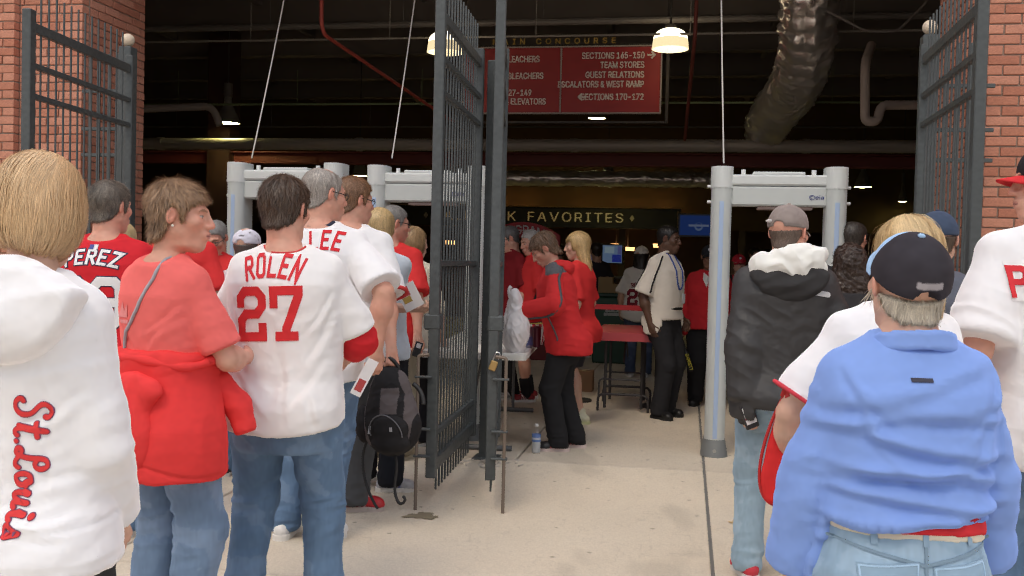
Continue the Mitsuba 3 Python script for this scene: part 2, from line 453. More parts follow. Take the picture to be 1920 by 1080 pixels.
STATIONS = np.array([  # z, half width, half depth, y of the centre, in heights
    (.40, .094, .060, -.004), (.46, .101, .067, -.008), (.50, .100, .069, -.009), (.56, .094, .064, -.004), (.61, .088, .060, .0), (.66, .090, .062, .002),
    (.72, .097, .067, .0), (.77, .102, .066, -.004), (.80, .094, .056, -.007), (.825, .066, .046, -.009), (.85, .041, .038, -.009)])
class Person:
    def __init__(s, label, px, py, sc, yaw=0, H=None, fem=False, g=1.0, belly=0.0, lean=0.0, head=(0, 0, 0), skin='fair', lod=1, feet=None, left=None, right=None, shw=1.0, seed=1,
                 bare_legs=False, heavy=0, face=False, brow=(0.12, 0.08, 0.05), key='person', group=None, shift=(0, 0), arm_r=1.0, hands=True, gp=None, drop=0.0, neck=0.0, hx=0.0):
        s.root = thing(key, label, 'person', group)
        top = at(px, py, F_PX / sc)
        s.H = H or top[2]
        H = s.H
        s.R = rotz(math.radians(yaw))
        s.lod, s.fem, s.g, s.belly, s.rg, s.seed = lod, fem, g, belly, np.random.default_rng(seed), seed
        s.o = np.array([0, 0, 0.52 * H])
        s.A = rotx(-math.radians(lean))
        s.hs = (0.0585 * H + 0.127) / 0.228 * (0.97 if fem else 1.0)
        nb = s.nb = s.o + s.A @ np.array([0, -0.008 * H, 0.325 * H])
        hy, hp_, ht = [math.radians(a) for a in head]
        s.Hd = rotz(hy) @ rotx(-hp_) @ roty(ht)
        s.hp = nb + s.A @ np.array([hx, 0.008, 0.088 + neck]) + s.Hd @ np.array([0, 0.022, 0.068]) * s.hs
        off = s.R @ (s.hp + s.Hd @ np.array([0, -0.015, 0]))
        s.pos = np.array([top[0] - off[0] + shift[0], top[1] - off[1] + shift[1], 0])
        if gp is not None:
            d_ = at(*gp, 1.0) - EYE
            s.pos = EYE - d_ * EYE_H / d_[2]
            s.pos[2] = 0
        w = (0.090 if fem else 0.098) * H * shw
        s.sh, s.el, s.wr, s.hd = {}, {}, {}, {}
        for k, sg, arm in (('L', -1, left), ('R', 1, right)):
            arm = arm or {}
            s.sh[k] = s.o + s.A @ np.array([sg * w, -0.006 * H, (0.276 - drop) * H])
            t = np.array(arm.get('at', (sg * (w + 0.055 * H * g), 0.035 * H, 0.505 * H)), float)
            if 'world' in arm:
                t = (np.asarray(arm['world'], float) - s.pos) @ s.R
            elif 'at' not in arm and lean:
                t = s.sh[k] + np.array([sg * 0.02 * H, 0.02 * H, -0.305 * H])
            s.el[k], s.wr[k] = ik(s.sh[k], t, 0.172 * H, 0.147 * H, arm.get('pole', (sg * 0.5, -1, -0.2)))
            d = nrm(s.wr[k] - s.el[k])
            s.hd[k] = dict(d=nrm(np.array(arm['d'], float)) if 'd' in arm else nrm(d + np.array([0, 0.05, -0.1])), n=np.array(arm.get('n', (-sg * 1.0, 0.15, 0.05)), float),
                           s=np.array(arm.get('s', (0.0, 1.0, 0.0)), float), curl=arm.get('curl', 0.4), thumb=arm.get('thumb', 0.3))
        s.hip, s.kn, s.an, s.foot = {}, {}, {}, {}
        feet = feet or {}
        for k, sg in (('L', -1), ('R', 1)):
            fx, fy, fyaw = feet.get(k, (sg * 0.11 * (0.9 if fem else 1.0), 0.0, -sg * 12))
            s.hip[k] = s.o + np.array([sg * 0.054 * H * min(g, 1.15), 0, 0])
            s.kn[k], s.an[k] = ik(s.hip[k], np.array([fx, fy, 0.05 * H]), 0.245 * H, 0.235 * H, (0, 1, 0))
            s.foot[k] = fyaw
        s.tone = np.array(SKINS[skin])
        s.arm_r = arm_r
        s._body(bare_legs, heavy, face, brow, hands)
    # ---- helpers
    def emit(s, name, V, Fc, m, color, **kw):
        if np.ndim(color) == 1:
            color = np.broadcast_to(np.asarray(color, float), V.shape)
        return put(name if name.startswith(s.root) else f'{s.root}__{name}', (V @ s.R.T + s.pos, Fc), m, smooth=True, color=color, **kw)
    def hl(s, P):
        return ((P - s.hp.astype(np.float32)) @ s.Hd.astype(np.float32) / s.hs).astype(np.float32)
    def from_head(s, q):
        return s.hp + (np.asarray(q) * s.hs) @ s.Hd.T
    def in_head(s, fn):
        return lambda P: fn(s.hl(P)) * s.hs
    def stations(s, ease=0.0, boxy=0.0, back=0.0):
        st = STATIONS.copy() * s.H
        z = STATIONS[:, 0]
        if s.fem:
            st[:, 1] *= np.interp(z, [.40, .5, .61, .70, .8], [1.04, 1.05, .94, .92, .93])
            st[:, 2] *= np.interp(z, [.5, .61, .73, .8], [1.03, .95, 1.03, .95])
        k = np.interp(z, [.40, .5, .62, .76, .82, .85], [1, 1, 1, 1, .6, .3]) * (s.g - 1) + 1
        st[:, 1] *= k
        st[:, 2] *= 1 + (k - 1) * 1.3
        b = s.belly * np.exp(-((z - .62) / .07) ** 2)
        st[:, 2] += b * 0.5
        st[:, 3] += b * 0.5
        if boxy:
            top = st[5:8, 1].max()
            dp = st[5:8, 2].max()
            for i in range(7):
                st[i, 1] = max(st[i, 1], st[i, 1] * (1 - boxy) + boxy * top)
                st[i, 2] = max(st[i, 2], st[i, 2] * (1 - boxy) + boxy * dp)
        e = np.interp(z, [.40, .77, .81, .85], [ease, ease, ease * .7, 0.012 if ease else 0])
        st[:, 1] += e
        st[:, 2] += e
        st[:, 0] -= 0.52 * s.H
        return st
    def _body(s, bare, heavy, face, brow, hands):
        H, hs = s.H, s.hs
        st0 = s.stations()
        st0[:3, 1:3] *= np.array([.62, .8, .93])[:, None]
        core = [(loft(s.o, s.A.T, st0), 0)]
        for k in 'LR':
            core += [(rc(s.sh[k], s.el[k], 0.031 * H * s.arm_r, 0.024 * H * s.arm_r), 0.03), (rc(s.el[k], s.wr[k], 0.0245 * H * s.arm_r, 0.0165 * H), 0.012),
                     (ell(s.el[k] * .7 + s.wr[k] * .3, (0.027 * H * s.arm_r,) * 3), 0.03)]
            core += [(rc(s.hip[k], s.kn[k], 0.05 * H, 0.032 * H), 0.02), (rc(s.kn[k], s.an[k], 0.031 * H, 0.021 * H), 0.01), (ell(s.kn[k] * .68 + s.an[k] * .32 - [0, .012, 0], (0.03 * H, 0.032 * H, 0.07 * H)), 0.03)]
        nk = rc(s.nb - s.A @ np.array([0, 0.0, 0.05]), s.from_head((0, -0.03, -0.045)), 0.06 * hs * (0.93 if s.fem else 1.08) * (1 + .3 * (s.g - 1)), 0.053 * hs * (0.95 if s.fem else 1.1))
        core.append((nk, 0.03))
        fn = union(core)
        reach = [s.sh[k] for k in 'LR'] + [s.el[k] for k in 'LR'] + [s.wr[k] for k in 'LR'] + [s.an[k] for k in 'LR'] + [s.o, s.nb]
        lo, hi = np.min(reach, 0) - 0.13 * s.g, np.max(reach, 0) + 0.13 * s.g
        hc = (0.013, 0.016, 0.022)[s.lod]
        V, Fc = nets(lambda P: np.maximum(fn(P), (s.nb[2] - 0.03) - P[:, 2]) if False else fn(P), lo, hi, hc)
        pieces = [(relax(V, Fc, 1), Fc)]
        ff = s.in_head(face_fn(s.fem, heavy))
        hf = lambda P: smin(ff(P), nk(P), 0.022)
        c = s.hp
        hh = ((0.0036 if face else 0.005), (0.0045 if face else 0.006), 0.008)[s.lod]
        low = s.nb[2] - 0.02
        V, Fc = nets(lambda P: np.maximum(hf(P), low - P[:, 2]), c - 0.17 * hs, c + 0.165 * hs, hh)
        pieces.append((relax(V, Fc, 1, 0.35), Fc))
        if hands:
            for k in 'LR':
                w, h = s.wr[k], s.hd[k]
                f2 = hand_fn(w, h['d'], h['n'], h['s'], H / 1.75, h['curl'], h['thumb'])
                m = w + h['d'] * 0.08
                V, Fc = nets(f2, m - 0.14, m + 0.14, (0.004, 0.0048, 0.007)[s.lod])
                pieces.append((V, Fc))
        try:
            import manifold3d as m3
            ms = [m3.Manifold(m3.Mesh(np.asarray(v, np.float32), np.asarray(f, np.uint32))) for v, f in pieces]
            if any(m.status() != m3.Error.NoError for m in ms):
                raise ValueError
            u = m3.Manifold.batch_boolean(ms, m3.OpType.Add).to_mesh()
            V, Fc = u.vert_properties[:, :3].astype(float), u.tri_verts.astype(int)
        except Exception:
            t = cat(pieces)
            V, Fc = np.array(t.vertices), np.array(t.faces)
        s.bodyV = V
        col = grain(V, s.tone, 0.10, 60, s.seed)
        mot = (2 * meshkit.fbm(V * 22, 3, s.seed + 2) - 1)[:, None]
        col = col * (1 + mot * np.array([.05, -.10, -.12]))
        q = s.hl(V.astype(np.float32))
        x, y, z = np.abs(q[:, 0]), q[:, 1], q[:, 2]
        red = np.clip(s.tone * [1.12, 0.72, 0.72], 0, 1)
        def blend(mask, rgb):
            nonlocal col
            col = col * (1 - mask[:, None]) + np.asarray(rgb) * mask[:, None]
        dark = s.tone.mean() < 0.2
        near = (np.abs(q).max(1) < 0.16)
        blend(near * 0.35 * np.exp(-((x - .045) / .02) ** 2 - ((z + .025) / .02) ** 2) * (y > .03), red)
        blend(near * 0.5 * np.exp(-(x / .016) ** 2 - ((z + .03) / .014) ** 2) * (y > .095), red)
        blend(near * 0.4 * ((x > .078) & (y < .02) & (np.abs(z) < .04)), red)
        blend(near * ((x / .023) ** 2 + ((z + .0685) / .0095) ** 2 < 1) * (y > .08) * (0.7 if s.fem else 0.45), (0.14, .06, .05) if dark else (0.36, 0.12, 0.11))
        blend(near * ((np.abs(z + .0685) < .0013) & (x < .021) & (y > .085)) * 0.8, (0.1, 0.03, 0.03))
        e = ((x - .031) / .0135) ** 2 + ((z - .0) / .0046) ** 2
        blend(near * (e < 1) * (y > .068), np.minimum((0.4, 0.37, 0.35), s.tone * 1.6 + .12))
        blend(near * (((x - .031) / .006) ** 2 + ((z - .0005) / .0052) ** 2 < 1) * (y > .07), (0.04, 0.035, 0.03))
        blend(near * (e >= 1) * (e < 1.6) * (y > .066) * (z > .001) * 0.7, (0.08, 0.05, 0.04))
        blend(near * ((((x - .031) / .02) ** 2 + ((z - .0235 + 3 * (x - .031) ** 2 * 6) / .0045) ** 2) < 1) * (y > .062) * 0.75, brow)
        s.body = s.emit('body', V, Fc, 'skin', np.clip(col, 0, 1))
    # ---- hair and hats
    def hair(s, style, rgb, t=0.016, n=2500, L=0.045, w=0.0022, lift=0.006, rough=0.002, jit=0.14, var=0.22, cap=None, rgb2=None):
        fn, lo, hi = hair_fn(style, t)
        if cap is not None:
            f0 = fn
            fn = lambda P: np.maximum(f0(P), (P[:, 2] - cap - 0.12 * P[:, 1]))
        hh = (0.0045, 0.006, 0.009)[s.lod]
        V, Fc = nets(fn, lo, hi, hh)
        N = normals(V, Fc)
        if style == 'curly':
            V = V + N * (0.02 * (meshkit.fbm(V * 55, 2, s.seed) - 0.5))[:, None]
        else:
            ang = np.arctan2(V[:, 0], -(V[:, 1] + 0.02))
            rr = np.stack([np.cos(ang) * 9, np.sin(ang) * 9, V[:, 2] * 8], 1)
            V = V + N * (rough * 2 * (meshkit.noise(rr * 1.7, s.seed) + .6 * meshkit.noise(rr * 4.1 + 5, s.seed) - 0.8))[:, None]
        def tint(q):
            return np.asarray(rgb) if rgb2 is None else np.asarray(rgb) + (np.asarray(rgb2) - np.asarray(rgb)) * step(-0.05, 0.06, -q[:, 2:3])
        col = grain(V, rgb, var * 0.6, 90, s.seed)
        key = s.emit('hair', s.from_head(V), Fc, 'hair', np.clip(col * 0.85, 0, 1))
        if n and s.lod < 2:
            n, w = int(n * .8), w * .85
            if style in ('bob', 'long', 'shoulder'):
                fl = lambda p, nn: np.stack([p[:, 0] * 4 * step(-.02, .1, p[:, 2]), (p[:, 1] - 0.03) * 4 * step(-.02, .1, p[:, 2]), -0.15 - step(.1, 0, p[:, 2])], 1)
            elif style == 'curly':
                fl = lambda p, nn: np.sin(p[:, [1, 2, 0]] * 160) + [0, 0, -.7]
            else:
                fl = lambda p, nn: np.stack([(p[:, 0]) * 6, (p[:, 1] + 0.055) * 6 + .25 * step(.0, .09, p[:, 1]), -0.25 - 1.0 * step(.09, .02, p[:, 2])], 1)
            v, f, c = strands(V, Fc, n, fl, L, w, lift, s.rg, rgb, jit=jit, var=var)
            if style != 'curly':
                v2, f2, c2 = strands(V, Fc, max(40, n // 14), fl, L * 1.1, w * .7, .022 if style in HAIRLINE else .014, s.rg, np.asarray(rgb) * 1.15, jit=jit * 2.5, var=var)
                f, v, c = np.vstack([f, f2 + len(v)]), np.vstack([v, v2]), np.vstack([c, c2])
            put(f'{key}__lock', (s.from_head(v) @ s.R.T + s.pos, f), 'hair', smooth=True, color=c, kind='stuff')
        return key
    def cap_hat(s, colfn, tilt=0.0, bill=None, bill_yaw=0, logo=None, up=0.0, bill_len=0.075):
        """A baseball cap: panelled dome, button and curved bill."""
        R = rotx(tilt) @ rotz(bill_yaw)
        dome = ell((0, -0.014, 0.03), (0.0885, 0.109, 0.094 + up))
        hh = (0.005, 0.006, 0.009)[s.lod]
        slot = ell((0, -0.125, 0.018), (0.03, 0.03, 0.022))
        fn = lambda P: smax(smax(dome(P), 0.014 - P[:, 2], 0.004), -slot(P), 0.003)
        V, Fc = nets(fn, (-.1, -.14, .0), (.1, .11, .14 + up), hh)
        N = normals(V, Fc)
        ang = np.arctan2(V[:, 0], V[:, 1] + 0.014)
        seam = np.abs(((ang / (np.pi / 3)) + 0.5) % 1 - 0.5)
        V = V - N * (0.0016 * np.exp(-(seam / 0.035) ** 2) * (V[:, 2] > .03))[:, None]
        V = V + N * (0.003 * (meshkit.noise(V * 28, s.seed) - .5))[:, None]
        col = colfn(V) if callable(colfn) else grain(V, colfn, 0.1, 50)
        key = s.emit('cap', s.from_head(V @ R.T), Fc, 'cloth', np.clip(col, 0, 1))
        sp = trimesh.creation.icosphere(1, 0.009)
        s.emit(f'{key}__button', s.from_head((sp.vertices * [1, 1, .6] + [0, -0.014, 0.125 + up]) @ R.T), sp.faces, 'cloth', bill if bill is not None else np.mean(col, 0))
        u, v = np.meshgrid(np.linspace(-1, 1, 17), np.linspace(0, 1, 9))
        x = u * 0.078 * (1 - 0.12 * v)
        y0 = 0.093 * np.sqrt(np.clip(1 - (u * 0.9) ** 2, 0, 1)) - 0.012
        y = y0 + v * bill_len * np.sqrt(np.clip(1 - 0.6 * u * u, 0, 1))
        z = 0.022 - 0.02 * u * u - 0.012 * v
        G = np.stack([x, y, z], -1).reshape(-1, 3)
        g2 = np.vstack([G, G - [0, 0, 0.005]])
        i, j = np.meshgrid(np.arange(8), np.arange(16), indexing='ij')
        a = (i * 17 + j).ravel()
        q = np.stack([a, a + 1, a + 18, a + 17], 1)
        fs = np.vstack([q, q[:, ::-1] + 153])
        rim = np.r_[np.arange(17), 17 * np.arange(1, 9) + 16, 152 - np.arange(1, 17), 17 * np.arange(7, 0, -1)]
        r2 = np.roll(rim, -1)
        fs = np.vstack([fs, np.stack([rim, rim + 153, r2 + 153, r2], 1)])
        s.emit(f'{key}__bill', s.from_head(g2 @ R.T), np.vstack([fs[:, [0, 1, 2]], fs[:, [0, 2, 3]]]), 'cloth', bill if bill is not None else np.mean(col, 0))
        return key
    def glasses(s, dark=True):
        m = []
        for sg in (-1, 1):
            th = np.linspace(0, 2 * np.pi, 17)
            m.append(tube(np.stack([sg * 0.032 + 0.022 * np.cos(th), 0.098 - 0.012 * np.cos(th) * sg * np.sign(sg) * 0 - 0.6 * (np.abs(sg * 0.032 + 0.022 * np.cos(th)) - .01) ** 1 * .2, 0.0 + 0.016 * np.sin(th)], 1), 0.0022, 5))
            m.append(tube([(sg * 0.054, 0.088, 0.004), (sg * 0.078, 0.04, 0.006), (sg * 0.083, -0.015, 0.008), (sg * 0.082, -0.03, -0.005)], 0.0022, 5))
        m.append(tube([(-0.011, 0.1, 0.003), (0.011, 0.1, 0.003)], 0.002, 5))
        t = cat(m)
        s.emit('glasses', s.from_head(t.vertices), t.faces, 'shell', (0.02, 0.02, 0.022))
    # ---- clothes
    def arm_parts(s, t, r, k1=0.045, which='LR', flare=0.0, flat=True):
        out = []
        for k in which:
            e = t[k] if isinstance(t, dict) else t
            a, b, c = s.sh[k], s.el[k], s.wr[k]
            if e <= 1:
                out.append((rc(a, a + (b - a) * e, r[0] * .70, r[1] + flare, flat), k1))
            else:
                out += [(rc(a, b, r[0] * .76, r[1]), k1), (rc(b, b + (c - b) * (e - 1), r[1], r[2] + flare, flat), 0.008)]
        return out
    def top(s, rgb, sleeve=0.75, ease=0.018, boxy=0.5, hem=0.45, curve=0.0, r=(0.047, 0.046, 0.03), amp=0.005, name='shirt', colfn=None, collar=0.0, folds_fn=None, h=None, extra=(), rg=0.05, flare=0.0, mat='cloth', neck=0.085, nback=0.0, side=0.0, groove=()):
        H = s.H
        st = s.stations(ease, boxy)
        lowr = st[:, 0] < 0.03 * H
        st[lowr, 1] += 0.010
        st[lowr, 2] += 0.022
        st[lowr, 3] -= 0.012
        rr = [x * H * (0.90 if s.fem else .95) * (1 + .5 * (s.g - 1)) for x in r]
        items = [(loft(s.o, s.A.T, st), 0)]
        for sg, k in ((-1, 'L'), (1, 'R')):
            items.append((rc(s.nb + s.A @ np.array([sg * 0.02, -0.012, -0.02]) * 1.0, s.sh[k] + s.A @ np.array([0, 0, 0.012]), 0.030 * H, 0.030 * H + ease * .4), 0.05))
        items += s.arm_parts(sleeve, rr, 0.022, flare=flare)
        if hem < .5:
            k_, e_ = 1 + .6 * (s.g - 1), ease * .5 + .014
            for sg in (-1, 1):
                items.append((ell(s.o + [sg * 0.047 * H, -0.045 * H, -0.035 * H], (0.055 * H * k_ + e_, 0.05 * H + e_, 0.055 * H + e_)), 0.05))
        fn0 = union(items)
        hz = hem * H
        nb = s.nb
        nd = nrm(s.A @ np.array([0, -0.45, 1.0]))
        def fn(P):
            d = fn0(P)
            body = hz + curve * np.clip(np.abs(P[:, 0]) / (0.13 * H), 0, 1.4) ** 2 + side * P[:, 0]
            low = np.where(P[:, 2] < s.o[2] + 0.3 * H, body - P[:, 2], -1)
            arm = np.minimum.reduce([np.minimum(rc(s.sh[k], s.el[k], 0.001, 0.001)(P), rc(s.el[k], s.wr[k], 0.001, 0.001)(P)) for k in 'LR']) - 0.06 * H
            d = np.maximum(d, np.where(arm > 0, low, np.where(np.abs(P[:, 0]) < 0.08 * H * s.g, low, -1)))
            return np.maximum(d, (P - nb) @ nd.astype(np.float32) - 0.018 - nback)
        reach = [s.sh[k] for k in 'LR'] + [s.el[k] for k in 'LR'] + ([s.wr[k] for k in 'LR'] if (max(sleeve.values()) if isinstance(sleeve, dict) else sleeve) > 1 else []) + [s.nb, s.o + [0, 0, -0.1 * H]]
        lo, hi = np.min(reach, 0) - 0.25 * s.g - s.belly, np.max(reach, 0) + 0.25 * s.g + s.belly
        lo[2] = min(hz, min(x[2] for x in reach) - 0.1)
        h = h or (0.0075, 0.0105, 0.016)[s.lod]
        V, Fc = nets(fn, lo, hi, h)
        V = relax(V, Fc, 1, 0.4)
        N = normals(V, Fc)
        zz = V[:, 2] / H
        low = step(.80, .70, zz)
        sg = np.sign(V[:, 0])
        Rd = roty(0.5)
        amp = amp * .6
        V1 = folds(V, N, amp, (5, 5, 16), Rd, s.seed, low * (V[:, 0] > 0))
        V1 = V1 + (folds(V, N, amp, (5, 5, 16), roty(-0.5), s.seed + 3, low * (V[:, 0] <= 0)) - V)
        V1 = V1 + (folds(V, N, amp * .6, (13, 13, 3.5), None, s.seed + 7, 0.4 + 0.6 * low) - V)
        V = V1
        if folds_fn:
            V = folds_fn(V, N)
        V = relax(V, Fc, 1, 0.3)
        for g_, d_ in groove:
            far = np.minimum.reduce([np.minimum(rc(s.sh[k], s.el[k], .001, .001)(V.astype(np.float32)), rc(s.el[k], s.wr[k], .001, .001)(V.astype(np.float32))) for k in 'LR']) > .075
            V = V - normals(V, Fc) * (d_ * np.exp(-((V[:, 2] - g_ * H) / .006) ** 2) * far)[:, None]
        col = colfn(V) if colfn else grain(V, rgb, rg, 60, s.seed)
        s.topV, s.topF = V, Fc
        s.topkey = s.emit(name, V, Fc, mat, np.clip(col, 0, 1))
        if collar:
            c = nb + nd * 0.012
            a, b = (0.072, 0.066) if not s.fem else (0.066, 0.06)
            a, b = a * s.hs + .25 * (s.g - 1) * .07, b * s.hs
            th = np.linspace(0, 2 * np.pi, 41)
            X, Y = s.A[:, 0], nrm(np.cross(nd, s.A[:, 0]))
            s.emit(f'{s.topkey}__collar', *(lambda t: (t.vertices, t.faces))(tube(c + np.cos(th)[:, None] * a * X + np.sin(th)[:, None] * b * Y, collar, 8, False)), mat, rgb if colfn is None else np.mean(col, 0))
        return s.topkey
    def trousers(s, rgb, wide=1.0, hem=0.022, amp=0.006, name='trousers', waist=0.60, colfn=None, h=None, jeans=False, short=None):
        H = s.H
        st = s.stations(0.008)
        st = st[(st[:, 0] + .52 * H) < (waist + .06) * H]
        st = np.vstack([[st[0, 0] - .0, st[0, 1] * .9, st[0, 2] * .9, st[0, 3]], st[1:]])
        items = [(loft(s.o, np.eye(3), st), 0)]
        k_ = 1 + .6 * (s.g - 1)
        for k, sg in (('L', -1), ('R', 1)):
            items.append((ell(s.o + [sg * 0.047 * H, -0.045 * H, -0.035 * H], (0.055 * H * k_, 0.05 * H, 0.055 * H)), 0.03))
        for k in 'LR':
            a, b, c = s.hip[k] + [0, 0, -.03 * H], s.kn[k], s.an[k]
            f = c + nrm(c - b) * 0.012 * H
            items += [(rc(a, b, 0.06 * H * k_, 0.041 * H * wide * k_), 0.012), (rc(b, f, 0.040 * H * wide * k_, 0.037 * H * wide), 0.02)]
        fn0 = union(items)
        top, bot = waist * H, (short or hem) * H
        fn = lambda P: np.maximum(np.maximum(fn0(P), P[:, 2] - top), bot - P[:, 2])
        reach = [s.hip[k] for k in 'LR'] + [s.kn[k] for k in 'LR'] + [s.an[k] for k in 'LR']
        lo, hi = np.min(reach, 0) - 0.2 * s.g, np.max(reach, 0) + 0.2 * s.g + s.belly
        lo[2], hi[2] = bot, top
        h = h or (0.008, 0.0105, 0.016)[s.lod]
        V, Fc = nets(fn, lo, hi, h)
        V = relax(V, Fc, 1, 0.4)
        N = normals(V, Fc)
        zz = V[:, 2] / H
        brk = np.exp(-((zz - .06) / .05) ** 2) + 0.7 * np.exp(-((zz - .27) / .06) ** 2) + .55 * np.exp(-((zz - .46) / .05) ** 2) + .15
        amp = amp * (1.5 if jeans else 1.0)
        V = folds(V, N, amp, (6, 6, 19), roty(0.25), s.seed + 11, brk)
        V = folds(V, N, amp * .5, (14, 14, 4), None, s.seed + 13)
        if jeans:
            def jc(V):
                n = meshkit.fbm(V * 9, 3, s.seed)
                fade = 0.75 + 0.55 * n
                weave = 1 + 0.16 * (meshkit.noise(V * [150, 150, 20], 3) - .5)
                return np.asarray(rgb) * (fade * weave)[:, None] + 0.03 * (n > .58)[:, None]
            colfn = colfn or jc
        col = colfn(V) if colfn else grain(V, rgb, 0.08, 50, s.seed)
        s.legV, s.legF = V, Fc
        s.legkey = s.emit(name, V, Fc, 'cloth', np.clip(col, 0, 1))
        return s.legkey
    def shoes(s, rgb, sole=(0.7, 0.68, 0.64), accent=None, k=1.0):
        for kk in 'LR':
            c = np.array([s.an[kk][0], s.an[kk][1], 0.0])
            R = rotz(math.radians(s.foot[kk]))
            q = s.H / 1.75 * k
            sc = lambda *a: np.array(a) * q
            it = union([(rc(sc(0, -0.05, 0.045), sc(0, 0.0, 0.06), 0.038 * q, 0.042 * q), 0), (rc(sc(0, 0.0, 0.06), sc(0, 0.12, 0.03), 0.04 * q, 0.034 * q), 0.03), (rc(sc(-0.012, 0.1, 0.03), sc(0.016, 0.12, 0.03), 0.034 * q, 0.034 * q), 0.03),
                        (rc(sc(0, -0.005, 0.07), sc(0, -0.012, 0.115), 0.037 * q, 0.036 * q), 0.02)])
            fn = lambda P: np.maximum(it(P), 0.022 * q - P[:, 2])
            V, Fc = nets(fn, sc(-.08, -.12, 0), sc(.08, .18, .17), (0.006, 0.008, 0.012)[s.lod])
            V[:, 2] = np.maximum(V[:, 2], .02 * q)
            lace = (np.abs(V[:, 0]) < 0.017 * q) & (V[:, 1] > 0.02 * q) & (V[:, 1] < .085 * q) & ((V[:, 1] / q * 90) % 1 < .5)
            col = grain(V, rgb, 0.08)
            if accent is not None:
                b = ((V[:, 1] / q - V[:, 2] / q * .6 + .02) % 0.026 < .011) & (V[:, 1] > -.012 * q) & (V[:, 1] < .06 * q) & (V[:, 2] < .075 * q) & (np.abs(V[:, 0]) > .022 * q)
                col[b | lace] = accent
            key = s.emit('shoe', V @ R.T + c, Fc, 'leather', np.clip(col, 0, 1))
            out = LineString([(0, -0.052 * q), (0.004 * q, 0.12 * q)]).buffer(0.041 * q).union(shapely.geometry.Point(0.004 * q, 0.1 * q).buffer(0.051 * q)).buffer(0.01).buffer(-0.01)
            m = trimesh.creation.extrude_polygon(out, 0.026 * q, engine='earcut')
            put(f'{key}__sole', (m.vertices @ R.T @ s.R.T + c @ s.R.T + s.pos, m.faces), mat(sole, 0.7), smooth=35)
    # ---- things sewn on or lying on the clothes
    def onto(s, mesh, origin, right, up, V=None, Fc=None, lift=0.0015, edge=0.02):
        """Cloth letters, patches and seams pressed onto the garment: mesh has x, y in its own plane and z as thickness; origin stands off the cloth and looks along the normal."""
        V, Fc = (s.topV, s.topF) if V is None else (V, Fc)
        right, up = nrm(right), nrm(up)
        back = np.cross(right, up)                     # towards the viewer of the patch
        g = trimesh.Trimesh(V, Fc, process=False)
        v, f = trimesh.remesh.subdivide_to_size(mesh.vertices, mesh.faces, edge, max_iter=12)
        P = np.asarray(origin) + v[:, :1] * right + v[:, 1:2] * up
        loc, ir, _ = g.ray.intersects_location(P + back * 0.4, np.broadcast_to(-back, P.shape), multiple_hits=False)
        dist = np.full(len(P), np.nan)
        dist[ir] = ((loc - P[ir]) * back).sum(1)
        ok = ~np.isnan(dist)
        if not ok.any():
            return None
        if not ok.all():
            i = cKDTree(P[ok]).query(P[~ok])[1]
            dist[~ok] = dist[ok][i]
        return P + back * (dist + lift + v[:, 2])[:, None], f
    def sew(s, name, mesh, origin, right, up, rgb, m='cloth', **kw):
        r = s.onto(mesh, origin, right, up, **kw)
        if r is None:
            return
        return s.emit(name, r[0], r[1], m, grain(r[0], rgb, 0.05, 80))
    def cord(s, name, path, r, rgb, m='cloth', V=None, lift=0.001, sides=6, snap=True):
        """A cord, seam or strap that lies on the garment along the path."""
        V = s.topV if V is None else V
        p = np.asarray(path, float)
        if snap:
            i = cKDTree(V).query(p)[1]
            N = V[i] - p
            p = V[i] + np.array([0, 0, 0])
            c = np.array([0, 0, 0])
            out = p - (s.o * [1, 1, 0] + p * [0, 0, 1])
            out /= np.linalg.norm(out, axis=1, keepdims=True) + 1e-9
            p = p + out * lift
            p[1:-1] = (p[:-2] + 2 * p[1:-1] + p[2:]) / 4
        t = tube(p, r, sides)
        return s.emit(name, t.vertices, t.faces, m, rgb)
    def local(s, X):
        return (np.asarray(X, float) - s.pos) @ s.R
    def world(s, X):
        return np.asarray(X, float) @ s.R.T + s.pos

# ---------------------------------------------------------------- lettering
GLYPH = {
    'R': [[(0, 0), (0, 1), (.42, 1), (.55, .88), (.55, .62), (.42, .5), (0, .5)], [(.25, .5), (.56, 0)]], 'O': [[(.12, 0), (0, .14), (0, .86), (.12, 1), (.43, 1), (.55, .86), (.55, .14), (.43, 0), (.12, 0)]],
    'L': [[(0, 1), (0, 0), (.52, 0)]], 'E': [[(.52, 1), (0, 1), (0, 0), (.52, 0)], [(0, .52), (.4, .52)]], 'N': [[(0, 0), (0, 1), (.55, 0), (.55, 1)]], 'P': [[(0, 0), (0, 1), (.42, 1), (.55, .88), (.55, .6), (.42, .48), (0, .48)]],
    'Z': [[(0, 1), (.54, 1), (0, 0), (.54, 0)]], 'F': [[(.52, 1), (0, 1), (0, 0)], [(0, .52), (.4, .52)]], 'U': [[(0, 1), (0, .14), (.12, 0), (.43, 0), (.55, .14), (.55, 1)]],
    '2': [[(0, .74), (0, .86), (.13, 1), (.45, 1), (.58, .86), (.58, .66), (.45, .5), (.14, .5), (.02, .36), (.02, 0), (.58, 0), (.58, .2)]], '7': [[(0, .72), (0, 1), (.62, 1), (.62, .9), (.3, .16), (.3, 0)], [(.12, 0), (.48, 0)]],
    '9': [[(0, .14), (.12, 0), (.46, 0), (.58, .14), (.58, .86), (.46, 1), (.12, 1), (0, .86), (0, .64), (.12, .5), (.58, .5)]]}
def stroke(ch, h, w):
    return shapely.union_all([LineString([(x * h, y * h) for x, y in ln]).buffer(w / 2, cap_style=3, join_style=2, mitre_limit=2) for ln in GLYPH[ch]])
